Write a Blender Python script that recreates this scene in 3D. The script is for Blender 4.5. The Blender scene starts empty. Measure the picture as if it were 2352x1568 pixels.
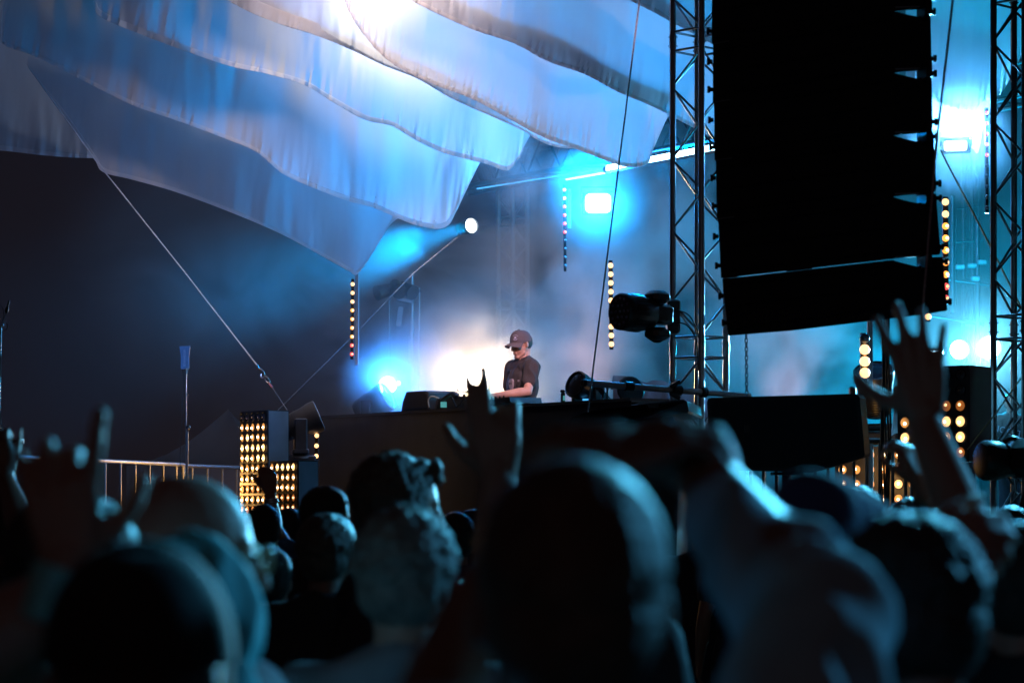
import bpy, math, random
import numpy as np
from mathutils import Vector, Matrix, noise

random.seed(7)
rng = np.random.default_rng(7)
SC = bpy.context.scene
COL = SC.collection

# ------------------------------------------------------------------ camera
# survey of the place: photo pixels (2352 wide) + distance in metres -> world point
LENS = 85.0
F = 2352 * LENS / 36.0
CX, HY, ZC = 1176.0, 1160.0, 1.72
def P(x, y, Y):
    return Vector(((x - CX) * Y / F, Y, ZC + (HY - y) * Y / F))
def M(px, Y):
    return px * Y / F

cd = bpy.data.cameras.new('camera')
cam = bpy.data.objects.new('camera', cd)
COL.objects.link(cam)
cam.location = (0, 0, ZC)
cam.rotation_euler = (math.pi / 2, 0, 0)
cd.lens = LENS
cd.sensor_width = 36
cd.shift_y = (HY - 784) / 2352.0
cd.clip_start = 0.1
cd.clip_end = 400
cd.dof.use_dof = True
cd.dof.focus_distance = 20.8
cd.dof.aperture_fstop = 4.1
cd.dof.aperture_blades = 9
SC.camera = cam

# ------------------------------------------------------------------ night sky
w = bpy.data.worlds.new('World')
SC.world = w
w.use_nodes = True
nt = w.node_tree
bg = nt.nodes['Background']
sky = nt.nodes.new('ShaderNodeTexSky')
sky.sky_type = 'NISHITA'
sky.sun_disc = False
sky.sun_elevation = math.radians(-6)
sky.sun_rotation = math.radians(200)
mixc = nt.nodes.new('ShaderNodeMix'); mixc.data_type = 'RGBA'
mixc.inputs['Factor'].default_value = 0.995
nt.links.new(sky.outputs[0], mixc.inputs['A'])
mixc.inputs['B'].default_value = (0.0068, 0.0047, 0.0062, 1)
nt.links.new(mixc.outputs['Result'], bg.inputs['Color'])
bg.inputs['Strength'].default_value = 1.0

# ------------------------------------------------------------------ stage lamps (some near fixtures built below; unseen and added ones have none)
def lamp(kind, name, loc, color, power, size=0.05, target=None, angle=60, blend=0.5):
    l = bpy.data.lights.new(name, kind)
    l.color = color
    l.energy = power
    if kind == 'AREA':
        l.shape = 'DISK'; l.size = size; l.spread = math.radians(angle)
    else:
        l.shadow_soft_size = size
    if kind == 'SPOT':
        l.spot_size = math.radians(angle); l.spot_blend = blend
    o = bpy.data.objects.new(name, l)
    COL.objects.link(o)
    o.location = loc
    if target is not None:
        o.rotation_euler = (Vector(target) - Vector(loc)).to_track_quat('-Z', 'Y').to_euler()
    return o

WARM = (1.0, 0.68, 0.36)
BLUE = (0.02, 0.27, 1.0)
AZUR = (0.0, 0.32, 1.0)
CYAN = (0.0, 0.44, 0.80)
LAV = (0.55, 0.50, 1.0)
AMB = (1.0, 0.50, 0.14)
lamp('SPOT', 'blinder_light', P(1094, 880, 23.75), WARM, 430, 0.10, P(1110, 905, 20), 112, 0.5)
lamp('POINT', 'floor_wash_light', P(889, 878, 23.45), BLUE, 130, 0.06)
lamp('POINT', 'square_wash_light', P(1372, 466, 23.3), AZUR, 190, 0.12)
lamp('SPOT', 'led_bar_light', P(1400, 398, 23.7), AZUR, 2600, 0.15, P(985, 400, 22.0), 75, 0.9)
lamp('SPOT', 'led_bar_light', P(1560, 372, 22.6), AZUR, 900, 0.15, P(1380, 270, 20.4), 80, 0.9)
lamp('SPOT', 'smoke_tint_fill', P(1330, 985, 24.6), (1.0, 0.62, 0.60), 240, 0.1, P(1340, 600, 25.4), 75, 1.0)  # hidden pink lamp added to tint the smoke behind the desk
lamp('SPOT', 'smoke_tint_fill', P(1800, 985, 24.4), (1.0, 0.55, 0.62), 110, 0.1, P(1810, 700, 25.2), 75, 1.0)  # second added lamp, tints the smoke behind the loudspeaker
lamp('SPOT', 'added_warm_fill', (-3.0, -14.0, 7.0), (1.0, 0.40, 0.30), 110, 0.4, (0.2, 3.5, 1.6), 34, 0.8)  # warm fill added behind the camera to redden the shaded skin
lamp('SPOT', 'round_beam_light', P(1074, 520, 24.9), (0.0, 0.30, 0.8), 5000, 0.05, P(380, 730, 22.6), 30, 1.0)
lamp('SPOT', 'crowd_wash_light', P(2262, 802, 23.2), (0.20, 0.68, 1.0), 15000, 0.10, P(1250, 1250, 3.5), 50, 0.6)
lamp('POINT', 'corner_glow_light', P(2205, 306, 20.6), (0.10, 0.44, 1.0), 330, 0.12)
lamp('POINT', 'corner_glow_light', P(2230, 150, 22.4), CYAN, 150, 0.15)  # added lamp without a fixture, turns the right sail blue
lamp('POINT', 'side_wash_light', P(2196, 800, 23.8), CYAN, 340, 0.09)
lamp('POINT', 'side_wash_light', P(2266, 798, 23.3), CYAN, 330, 0.11)
lamp('POINT', 'sail_backlight', P(915, 12, 21.15), (1.0, 0.84, 0.70), 60, 0.08)
lamp('SPOT', 'sail_warm_light', P(930, -430, 18.7), (1.0, 0.76, 0.74), 440, 0.55, P(860, 30, 20.4), 72, 1.0)
lamp('SPOT', 'sail_uplight', P(1010, 1235, 18.3), LAV, 230, 0.5, P(1260, 40, 20.1), 44, 1.0)
lamp('SPOT', 'sail_uplight', P(420, 1235, 18.6), (0.15, 0.36, 0.95), 250, 0.5, P(330, 200, 22.3), 62, 0.8)
lamp('SPOT', 'front_wash_light', P(1700, -500, 15.5), (1.0, 0.54, 0.60), 3000, 0.08, P(1205, 850, 21.6), 9, 0.7)
lamp('POINT', 'amber_light', P(500, 1120, 20.9), AMB, 26, 0.12)
lamp('POINT', 'added_tent_fill', P(640, 1085, 27.6), (1.0, 0.66, 0.62), 8, 0.12)  # lamp added out of sight behind the matrix to lighten the tent
lamp('POINT', 'amber_light', P(2010, 1090, 20.4), AMB, 8, 0.12)
lamp('SPOT', 'side_key_light', (8.5, 10.5, 5.2), (0.10, 0.55, 1.0), 2400, 0.25, (0.2, 3.4, 1.5), 50, 0.7)
lamp('SPOT', 'teal_key_light', P(2620, -250, 16.0), (0.09, 0.58, 0.95), 5600, 0.2, P(1000, 1500, 3.0), 60, 0.6)

SC.view_settings.view_transform = 'Standard'
SC.view_settings.look = 'None'
SC.view_settings.gamma = 1
SC.view_settings.use_curve_mapping = False
SC.view_settings.exposure = 0.0
cy = SC.cycles
cy.use_denoising = True
cy.max_bounces = 6
cy.diffuse_bounces = 3
cy.glossy_bounces = 3
cy.transmission_bounces = 4
cy.volume_bounces = 1
cy.transparent_max_bounces = 8
cy.sample_clamp_indirect = 3.0
cy.sample_clamp_direct = 0.0
cy.caustics_reflective = False
cy.caustics_refractive = False
cy.volume_max_steps = 128
cy.volume_step_rate = 2.0

# ------------------------------------------------------------------ materials
MATS = {}
def mat(name, col, rough=0.6, metal=0.0, var=0.25, nscale=6.0, bump=0.0, bscale=60.0, spec=0.5, sheen=0.0, trans=0.0, coat=0.0):
    if name in MATS: return MATS[name]
    m = bpy.data.materials.new(name); m.use_nodes = True
    nt = m.node_tree; b = nt.nodes['Principled BSDF']
    tc = nt.nodes.new('ShaderNodeTexCoord')
    nz = nt.nodes.new('ShaderNodeTexNoise'); nz.inputs['Scale'].default_value = nscale
    nz.inputs['Detail'].default_value = 5
    nt.links.new(tc.outputs['Object'], nz.inputs['Vector'])
    r = nt.nodes.new('ShaderNodeValToRGB')
    r.color_ramp.elements[0].position = 0.3; r.color_ramp.elements[1].position = 0.7
    lo = [c * (1 - var) for c in col]; hi = [min(1, c * (1 + var)) for c in col]
    r.color_ramp.elements[0].color = (*lo, 1); r.color_ramp.elements[1].color = (*hi, 1)
    nt.links.new(nz.outputs['Fac'], r.inputs['Fac'])
    nt.links.new(r.outputs['Color'], b.inputs['Base Color'])
    b.inputs['Roughness'].default_value = rough
    b.inputs['Metallic'].default_value = metal
    b.inputs['Specular IOR Level'].default_value = spec
    b.inputs['Sheen Weight'].default_value = sheen
    b.inputs['Coat Weight'].default_value = coat
    if bump:
        n2 = nt.nodes.new('ShaderNodeTexNoise'); n2.inputs['Scale'].default_value = bscale
        n2.inputs['Detail'].default_value = 3
        nt.links.new(tc.outputs['Object'], n2.inputs['Vector'])
        bp = nt.nodes.new('ShaderNodeBump'); bp.inputs['Strength'].default_value = bump
        bp.inputs['Distance'].default_value = 0.01
        nt.links.new(n2.outputs['Fac'], bp.inputs['Height'])
        nt.links.new(bp.outputs['Normal'], b.inputs['Normal'])
    MATS[name] = m
    return m
def emit(name, col, strength):
    if name in MATS: return MATS[name]
    m = bpy.data.materials.new(name); m.use_nodes = True
    b = m.node_tree.nodes['Principled BSDF']
    b.inputs['Base Color'].default_value = (*[c * 0.5 for c in col], 1)
    b.inputs['Emission Color'].default_value = (*col, 1)
    b.inputs['Emission Strength'].default_value = strength
    try: m.cycles.emission_sampling = 'NONE'
    except Exception: pass
    MATS[name] = m
    return m

BLACK = mat('black_painted_wood', (0.012, 0.012, 0.014), 0.55, var=0.3, bump=0.25, bscale=220)
BLKCLOTH = mat('black_stage_cloth', (0.014, 0.015, 0.018), 0.9, var=0.2, bump=0.3, bscale=90)
BLKMET = mat('black_metal', (0.02, 0.021, 0.023), 0.38, 0.6, var=0.3, bump=0.05)
BLKPLA = mat('black_plastic', (0.018, 0.018, 0.02), 0.32, 0.0, var=0.2, bump=0.08, bscale=200)
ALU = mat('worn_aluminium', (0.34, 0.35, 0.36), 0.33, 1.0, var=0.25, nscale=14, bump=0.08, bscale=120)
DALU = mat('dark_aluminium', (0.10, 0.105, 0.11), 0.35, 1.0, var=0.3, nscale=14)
STEEL = mat('steel_wire', (0.38, 0.38, 0.40), 0.35, 1.0, var=0.3, nscale=60)
GALV = mat('galvanised_steel', (0.34, 0.35, 0.36), 0.45, 0.55, var=0.25, nscale=20)
GREYP = mat('grey_paint', (0.20, 0.21, 0.23), 0.5, 0.1, var=0.15)
PALEP = mat('pale_side_panel', (0.36, 0.38, 0.42), 0.55, 0.0, var=0.12)
RUBBER = mat('cable_rubber', (0.02, 0.02, 0.022), 0.55)
GROUND = mat('trodden_grass', (0.035, 0.035, 0.025), 0.95, var=0.5, nscale=3, bump=0.6, bscale=25)
TENTM = mat('tent_canvas', (0.22, 0.20, 0.22), 0.85, var=0.1, nscale=2)
GLASSD = mat('dark_lens_glass', (0.02, 0.02, 0.03), 0.08, 0.0, spec=0.8)
GLASSO = mat('unlit_lamp_glass', (0.10, 0.09, 0.10), 0.18, 0.3)
SKIN = mat('skin_fair', (0.42, 0.25, 0.19), 0.5, var=0.12, bump=0.1, bscale=90)
SKIN2 = mat('skin_tan', (0.34, 0.185, 0.13), 0.48, var=0.12, bump=0.1, bscale=90)
SKIN3 = mat('skin_brown', (0.20, 0.105, 0.075), 0.45, var=0.12, bump=0.1, bscale=90)
HAIRD = mat('dark_hair', (0.022, 0.016, 0.013), 0.42, var=0.4, nscale=40, bump=0.7, bscale=140)
HAIRB = mat('brown_hair', (0.085, 0.06, 0.045), 0.45, var=0.4, nscale=40, bump=0.7, bscale=140)
HAIRG = mat('grey_hair', (0.18, 0.16, 0.14), 0.5, var=0.4, nscale=40, bump=0.7, bscale=140)
EYE = mat('eye', (0.5, 0.5, 0.5), 0.2)
LAMP_B = emit('lamp_glow_bright', (1.0, 0.55, 0.20), 1.9)
LAMP_M = emit('lamp_glow_medium', (1.0, 0.42, 0.11), 0.85)
LAMP_D = emit('lamp_glow_dim', (1.0, 0.30, 0.06), 0.30)
BULB_B = emit('bulb_filament_bright', (1.0, 0.80, 0.50), 9.0)
BULB_D = emit('bulb_filament_dim', (1.0, 0.62, 0.28), 3.0)
DOT_W = emit('strip_lamp_warm', (1.0, 0.52, 0.20), 3.0)
DOT_A = emit('strip_lamp_amber', (1.0, 0.36, 0.06), 2.2)
DOT_R = emit('strip_lamp_red', (1.0, 0.10, 0.10), 1.6)
DOT_H = emit('strip_lamp_core', (1.0, 0.75, 0.5), 6.0)
DOT_O = mat('strip_lamp_unlit', (0.16, 0.20, 0.24), 0.12, 0.2)
LED_W = emit('led_white_blue', (0.45, 0.80, 1.0), 14.0)
LED_B = emit('led_blue', (0.10, 0.50, 1.0), 1.3)
LED_C = emit('led_cyan', (0.30, 0.90, 1.0), 9.0)
LED_S = emit('lens_white', (0.86, 0.97, 1.0), 10.0)
LED_Y = emit('blinder_white', (1.0, 0.9, 0.75), 25.0)
LED_G = emit('status_green', (0.2, 1.0, 0.1), 1.5)
LED_RD = emit('status_red', (1.0, 0.05, 0.05), 1.5)
SCREEN = emit('screen_blue', (0.08, 0.45, 1.0), 1.4)
SCREENT = emit('screen_teal', (0.12, 0.55, 0.55), 0.5)

# ------------------------------------------------------------------ object helpers
def tag(o, label=None, cat=None, group=None, kind=None):
    if label: o['label'] = label
    if cat: o['category'] = cat
    if group: o['group'] = group
    if kind: o['kind'] = kind
    return o
def thing(name, label, cat, loc, group=None):
    o = bpy.data.objects.new(name, None)
    o.empty_display_size = 0.1
    o.location = loc
    COL.objects.link(o)
    return tag(o, label, cat, group)
def root_of(p):
    t = Vector((0, 0, 0))
    return t
def attach(o, parent):
    if parent is not None:
        o.parent = parent
        # every part is modelled in place; undo the thing's own placement
        o.matrix_parent_inverse = parent_world(parent).inverted()
def parent_world(p):
    m = Matrix.Translation(p.location) @ p.rotation_euler.to_matrix().to_4x4() @ Matrix.Diagonal((*p.scale, 1))
    if p.parent is not None:
        m = parent_world(p.parent) @ p.matrix_parent_inverse @ m
    return m
def mobj(name, verts, faces, m, parent=None, smooth=True):
    me = bpy.data.meshes.new(name)
    me.from_pydata([tuple(v) for v in verts], [], faces)
    me.update()
    if smooth:
        me.shade_smooth()
        try: me.set_sharp_from_angle(angle=math.radians(38))
        except Exception: pass
    o = bpy.data.objects.new(name, me)
    me.materials.append(m)
    COL.objects.link(o)
    attach(o, parent)
    return o

class MB:
    """collects verts / faces"""
    def __init__(s): s.v = []; s.f = []
    def add(s, v, f):
        n = len(s.v); s.v += [Vector(x) for x in v]; s.f += [tuple(i + n for i in q) for q in f]
        return s
    def box(s, c, d, rot=None, bev=0.0):
        hx, hy, hz = d[0] / 2, d[1] / 2, d[2] / 2
        c = Vector(c); R = rot if rot is not None else Matrix.Identity(3)
        if bev <= 0:
            v = [Vector((x * hx, y * hy, z * hz)) for x in (-1, 1) for y in (-1, 1) for z in (-1, 1)]
            f = [(0, 1, 3, 2), (4, 6, 7, 5), (0, 4, 5, 1), (2, 3, 7, 6), (0, 2, 6, 4), (1, 5, 7, 3)]
        else:
            v = []; f = []
            b = bev
            ring = lambda hx, hy: [(hx - b, hy), (hx, hy - b), (hx, -hy + b), (hx - b, -hy), (-hx + b, -hy), (-hx, -hy + b), (-hx, hy - b), (-hx + b, hy)]
            lv = [(-hz, b), (-hz + b, 0), (hz - b, 0), (hz, b)]
            for z, ins in lv:
                for (x, y) in ring(hx - ins, hy - ins): v.append(Vector((x, y, z)))
            for k in range(3):
                for i in range(8):
                    j = (i + 1) % 8
                    f.append((k * 8 + j, k * 8 + i, k * 8 + 8 + i, k * 8 + 8 + j))
            f.append(tuple(range(8))); f.append(tuple(reversed(range(24, 32))))
        return s.add([c + R @ x for x in v], f)
    def tube(s, pts, r, n=10, cap=True):
        pts = [Vector(p) for p in pts]
        rs = r if isinstance(r, (list, tuple)) else [r] * len(pts)
        base = len(s.v); up = None
        for i, p in enumerate(pts):
            d = (pts[min(i + 1, len(pts) - 1)] - pts[max(i - 1, 0)]).normalized()
            if up is None:
                up = d.orthogonal().normalized()
            up = (up - d * up.dot(d)).normalized()
            w_ = d.cross(up)
            for k in range(n):
                a = 2 * math.pi * k / n
                s.v.append(p + (up * math.cos(a) + w_ * math.sin(a)) * rs[i])
        for i in range(len(pts) - 1):
            for k in range(n):
                a = base + i * n + k; b = base + i * n + (k + 1) % n
                s.f.append((a, b, b + n, a + n))
        if cap:
            s.f.append(tuple(reversed(range(base, base + n))))
            s.f.append(tuple(range(base + (len(pts) - 1) * n, base + len(pts) * n)))
        return s
    def lathe(s, c, axis, prof, n=20, cap=True):
        """prof: (distance along axis, radius)"""
        axis = Vector(axis).normalized(); up = axis.orthogonal().normalized(); w_ = axis.cross(up); c = Vector(c)
        base = len(s.v)
        for (t, r) in prof:
            for k in range(n):
                a = 2 * math.pi * k / n
                s.v.append(c + axis * t + (up * math.cos(a) + w_ * math.sin(a)) * r)
        for i in range(len(prof) - 1):
            for k in range(n):
                a = base + i * n + k; b = base + i * n + (k + 1) % n
                s.f.append((a, b, b + n, a + n))
        if cap:
            s.f.append(tuple(reversed(range(base, base + n))))
            s.f.append(tuple(range(base + (len(prof) - 1) * n, base + len(prof) * n)))
        return s
    def prism(s, pts, d):
        """polygon pts (world) extruded by vector d"""
        d = Vector(d); n = len(pts)
        v = [Vector(p) for p in pts] + [Vector(p) + d for p in pts]
        f = [tuple(range(n)), tuple(reversed(range(n, 2 * n)))]
        f += [(i, i + n, (i + 1) % n + n, (i + 1) % n) for i in range(n)]
        return s.add(v, f)
    def ball(s, c, r, n=14, R=None):
        c = Vector(c); r = Vector(r) if isinstance(r, (tuple, list, Vector)) else Vector((r, r, r))
        m = n // 2 + 1; base = len(s.v)
        for i in range(1, m):
            th = math.pi * i / m
            for k in range(n):
                a = 2 * math.pi * k / n
                q = Vector((math.sin(th) * math.cos(a) * r.x, math.sin(th) * math.sin(a) * r.y, math.cos(th) * r.z))
                if R is not None: q = R @ q
                s.v.append(c + q)
        t = Vector((0, 0, r.z)); b = Vector((0, 0, -r.z))
        if R is not None: t = R @ t; b = R @ b
        s.v.append(c + t); s.v.append(c + b)
        it, ib = len(s.v) - 2, len(s.v) - 1
        for i in range(m - 2):
            for k in range(n):
                a = base + i * n + k; bb = base + i * n + (k + 1) % n
                s.f.append((a, a + n, bb + n, bb))
        for k in range(n):
            s.f.append((it, base + k, base + (k + 1) % n))
            l = base + (m - 2) * n
            s.f.append((ib, l + (k + 1) % n, l + k))
        return s
    def build(s, name, m, parent=None, smooth=True, solid=None):
        o = mobj(name, s.v, s.f, m, parent, smooth)
        return o

_UC = {}
def ucyl(m, n=10):
    if (m.name, n) in _UC: return _UC[(m.name, n)]
    b = MB().lathe((0, 0, 0), (0, 0, 1), [(0, 1), (1, 1)], n)
    me = bpy.data.meshes.new('rod'); me.from_pydata([tuple(v) for v in b.v], [], b.f); me.update(); me.shade_smooth()
    try: me.set_sharp_from_angle(angle=math.radians(40))
    except Exception: pass
    me.materials.append(m); _UC[(m.name, n)] = me
    return me
def rod(name, p0, p1, r, m, parent=None, n=10):
    o = bpy.data.objects.new(name, ucyl(m, n)); COL.objects.link(o)
    p0 = Vector(p0); p1 = Vector(p1); d = p1 - p0
    o.location = p0
    o.rotation_euler = d.to_track_quat('Z', 'Y').to_euler()
    o.scale = (r, r, d.length)
    attach(o, parent)
    return o
def curve_pts(pts, n=24):
    pts = [Vector(p) for p in pts]
    out = []
    for i in range(len(pts) - 1):
        p0 = pts[max(i - 1, 0)]; p1 = pts[i]; p2 = pts[i + 1]; p3 = pts[min(i + 2, len(pts) - 1)]
        for k in range(n):
            t = k / n
            out.append(0.5 * ((2 * p1) + (p2 - p0) * t + (2 * p0 - 5 * p1 + 4 * p2 - p3) * t * t + (3 * p1 - p0 - 3 * p2 + p3) * t ** 3))
    out.append(pts[-1])
    return out
def text_obj(name, s, size, mtx, m, parent, extrude=0.001):
    c = bpy.data.curves.new(name, 'FONT'); c.body = s; c.size = size; c.extrude = extrude
    c.align_x = 'CENTER'; c.align_y = 'CENTER'
    tmp = bpy.data.objects.new(name, c); COL.objects.link(tmp)
    dg = bpy.context.evaluated_depsgraph_get()
    me = bpy.data.meshes.new_from_object(tmp.evaluated_get(dg))
    bpy.data.objects.remove(tmp)
    me.materials.clear(); me.materials.append(m)
    o = bpy.data.objects.new(name, me); COL.objects.link(o)
    o.matrix_basis = mtx
    attach(o, parent)
    return o
def frame(xaxis, zaxis, loc):
    """matrix with local x along xaxis, local z (text normal) along zaxis"""
    z = Vector(zaxis).normalized(); x = Vector(xaxis); x = (x - z * x.dot(z)).normalized(); y = z.cross(x)
    m = Matrix((x, y, z)).transposed().to_4x4(); m.translation = Vector(loc)
    return m
def inst(name, mesh, mtx, parent):
    o = bpy.data.objects.new(name, mesh); COL.objects.link(o)
    o.matrix_basis = mtx
    attach(o, parent)
    return o

# ================================================================== SETTING
STAGE_Z = 1.50
tag(mobj('ground', [(-80, -20, 0), (80, -20, 0), (80, 160, 0), (-80, 160, 0)], [(0, 1, 2, 3)], GROUND, None, False), kind='structure')
g = MB().box((1.0, 25.6, STAGE_Z - 0.06), (12.4, 12.2, 0.12))
tag(g.build('stage_deck', mat('stage_plywood', (0.03, 0.03, 0.03), 0.6, var=0.4), None, False), kind='structure')
g = MB()
xs = np.linspace(-5.1, 7.1, 160)
for i in range(159):
    pass
top = [(x, 19.44 + 0.03 * math.sin(x * 9), STAGE_Z - 0.122) for x in xs]
bot = [(x, 19.44 + 0.05 * math.sin(x * 9 + 0.3), 0.0) for x in xs]
g.add(top + bot, [(i, i + 1, i + 161, i + 160) for i in range(159)])
tag(g.build('stage_skirt', BLKCLOTH), 'pleated black cloth skirt hanging from the stage edge behind the crowd', 'stage skirt')
# low side platforms that carry the two barriers
g = MB().box((-4.85, 21.0, 0.48), (7.0, 9.0, 0.96))
g = MB().box((-8.7, 21.0, 0.48), (7.0, 9.0, 0.96))
tag(g.build('side_platform', BLACK, None, False), kind='structure')

# backdrop curtain, upstage
g = MB()
n = 260
X = np.linspace(0.15, 9.5, n)
for (z) in (STAGE_Z, 9.6):
    for x in X:
        g.v.append(Vector((x, 31.4 + 0.09 * math.sin(x * 11 + 1.3 * math.sin(x * 2.1)), z)))
for i in range(n - 1): g.f.append((i, i + 1, i + 1 + n, i + n))
tag(g.build('backdrop_curtain', BLKCLOTH), 'tall black backdrop curtain closing the rear of the stage', 'curtain')

# ------------------------------------------------------------------ smoke
def smoke_mat(name, dens, ani=0.25, thr=(0.32, 0.72), scale=0.9, seed=0.0, base=0.35, col=(0.9, 0.9, 0.92), fall=None):
    m = bpy.data.materials.new(name); m.use_nodes = True
    nt = m.node_tree
    for nd in list(nt.nodes):
        if nd.type == 'BSDF_PRINCIPLED': nt.nodes.remove(nd)
    pv = nt.nodes.new('ShaderNodeVolumePrincipled')
    pv.inputs['Color'].default_value = (*col, 1)
    pv.inputs['Anisotropy'].default_value = ani
    out = nt.nodes['Material Output']
    nt.links.new(pv.outputs[0], out.inputs['Volume'])
    if scale:
        tc = nt.nodes.new('ShaderNodeTexCoord')
        mp = nt.nodes.new('ShaderNodeMapping'); mp.inputs['Location'].default_value = (seed, seed * 0.7, seed * 1.3)
        mp.inputs['Scale'].default_value = (1, 0.6, 1.15)
        nt.links.new(tc.outputs['Object'], mp.inputs['Vector'])
        nz = nt.nodes.new('ShaderNodeTexNoise'); nz.inputs['Scale'].default_value = scale
        nz.inputs['Detail'].default_value = 4; nz.inputs['Roughness'].default_value = 0.55
        nz.inputs['Distortion'].default_value = 0.6
        nt.links.new(mp.outputs[0], nz.inputs['Vector'])
        mr = nt.nodes.new('ShaderNodeMapRange'); mr.interpolation_type = 'SMOOTHSTEP'
        mr.inputs['From Min'].default_value = thr[0]; mr.inputs['From Max'].default_value = thr[1]
        mr.inputs['To Min'].default_value = dens * base; mr.inputs['To Max'].default_value = dens
        nt.links.new(nz.outputs['Fac'], mr.inputs['Value'])
        last = mr.outputs[0]
        if fall:
            # spherical fade to nothing towards the cloud's rim
            vm = nt.nodes.new('ShaderNodeVectorMath'); vm.operation = 'LENGTH'
            mp2 = nt.nodes.new('ShaderNodeMapping'); mp2.inputs['Scale'].default_value = [1.0 / q for q in fall]
            nt.links.new(tc.outputs['Object'], mp2.inputs['Vector'])
            nt.links.new(mp2.outputs[0], vm.inputs[0])
            fr = nt.nodes.new('ShaderNodeMapRange'); fr.interpolation_type = 'SMOOTHSTEP'
            fr.inputs['From Min'].default_value = 1.0; fr.inputs['From Max'].default_value = 0.35
            nt.links.new(vm.outputs['Value'], fr.inputs['Value'])
            mu = nt.nodes.new('ShaderNodeMath'); mu.operation = 'MULTIPLY'
            nt.links.new(last, mu.inputs[0]); nt.links.new(fr.outputs[0], mu.inputs[1])
            last = mu.outputs[0]
        nt.links.new(last, pv.inputs['Density'])
    else:
        pv.inputs['Density'].default_value = dens
    return m
def smoke_box(name, lo, hi, m):
    lo = Vector(lo); hi = Vector(hi); c = (lo + hi) / 2; d = hi - lo
    b = MB().box((0, 0, 0), d)
    o = b.build(name, m, None, False)
    o.location = c
    tag(o, kind='stuff')
    return o
smoke_box('stage_haze', (-9.0, 21.3, 1.52), (7.0, 31.0, 9.4), smoke_mat('stage_haze', 0.0085, 0.2, scale=None))
a = P(1330, 700, 26)
smoke_box('smoke_cloud', (a.x - 3.6, 22.6, 1.53), (a.x + 3.6, 29.5, 6.6),
          smoke_mat('smoke_cloud', 0.60, 0.1, (0.46, 0.60), 1.05, 3.1, 0.04, fall=(3.6, 3.4, 3.0)))
a = P(1085, 860, 23.6)
smoke_box('smoke_puff', (a.x - 1.5, a.y - 1.2, 1.54), (a.x + 1.5, a.y + 1.2, 4.3),
          smoke_mat('smoke_puff', 1.0, 0.15, (0.36, 0.62), 1.6, 7.7, 0.22, fall=(1.35, 1.2, 1.2)))
for nm_, (px_, py_, pY_), rr_, dd_ in (('glare_puff', (1372, 466, 23.5), 0.62, 1.1), ('glare_puff', (2198, 330, 20.42), 0.55, 1.3), ('glare_puff', (889, 884, 23.5), 0.55, 1.1)):  # added puffs stand in for lens glare around these lamps
    q_ = P(px_, py_, pY_)
    smoke_box(nm_, q_ - Vector((rr_,) * 3), q_ + Vector((rr_,) * 3), smoke_mat(nm_, dd_, 0.2, (0.25, 0.75), 2.2, px_ * .01, 0.5, fall=(rr_,) * 3))
a = P(1830, 850, 25)
smoke_box('drifting_smoke', (a.x - 1.5, 23.0, 1.55), (a.x + 1.5, 27.0, 4.6),
          smoke_mat('drifting_smoke', 0.5, 0.1, (0.42, 0.60), 1.5, 21.3, 0.03, fall=(1.5, 2.0, 1.55)))
a = P(560, 640, 23.6)
smoke_box('left_smoke', (a.x - 2.3, 22.65, 2.2), (a.x + 2.3, 26.2, 6.2),
          smoke_mat('left_smoke', 0.14, 0.1, (0.38, 0.64), 0.8, 31.7, 0.15, fall=(2.3, 1.8, 2.0)))
a = P(2250, 800, 26)
smoke_box('cyan_smoke', (a.x - 2.2, 22.7, 1.55), (a.x + 2.4, 29.4, 8.4),
          smoke_mat('cyan_smoke', 0.12, 0.1, (0.35, 0.7), 0.7, 11.3, 0.3, fall=(2.6, 3.6, 4.6)))

# ------------------------------------------------------------------ sails
def cloth_mat():
    m = bpy.data.materials.new('white_sail_cloth'); m.use_nodes = True
    nt = m.node_tree; b = nt.nodes['Principled BSDF']; out = nt.nodes['Material Output']
    tc = nt.nodes.new('ShaderNodeTexCoord')
    nz = nt.nodes.new('ShaderNodeTexNoise'); nz.inputs['Scale'].default_value = 1.6; nz.inputs['Detail'].default_value = 6
    nt.links.new(tc.outputs['Object'], nz.inputs['Vector'])
    r = nt.nodes.new('ShaderNodeValToRGB')
    r.color_ramp.elements[0].color = (0.60, 0.60, 0.61, 1); r.color_ramp.elements[1].color = (0.78, 0.78, 0.78, 1)
    nt.links.new(nz.outputs['Fac'], r.inputs['Fac']); nt.links.new(r.outputs['Color'], b.inputs['Base Color'])
    b.inputs['Roughness'].default_value = 0.55
    b.inputs['Specular IOR Level'].default_value = 0.25
    b.inputs['Sheen Weight'].default_value = 0.25
    # weave and fine vertical creases
    mp = nt.nodes.new('ShaderNodeMapping'); mp.inputs['Scale'].default_value = (5.0, 5.0, 0.8)
    nt.links.new(tc.outputs['Object'], mp.inputs['Vector'])
    n2 = nt.nodes.new('ShaderNodeTexNoise'); n2.inputs['Scale'].default_value = 1.5; n2.inputs['Detail'].default_value = 4
    nt.links.new(mp.outputs[0], n2.inputs['Vector'])
    bp = nt.nodes.new('ShaderNodeBump'); bp.inputs['Strength'].default_value = 0.2; bp.inputs['Distance'].default_value = 0.02
    nt.links.new(n2.outputs['Fac'], bp.inputs['Height'])
    nt.links.new(bp.outputs['Normal'], b.inputs['Normal'])
    tr = nt.nodes.new('ShaderNodeBsdfTranslucent'); nt.links.new(r.outputs['Color'], tr.inputs['Color'])
    nt.links.new(bp.outputs['Normal'], tr.inputs['Normal'])
    mx = nt.nodes.new('ShaderNodeMixShader'); mx.inputs[0].default_value = 0.38
    nt.links.new(b.outputs[0], mx.inputs[1]); nt.links.new(tr.outputs[0], mx.inputs[2])
    nt.links.new(mx.outputs[0], out.inputs['Surface'])
    return m
CLOTH = cloth_mat()
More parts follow.
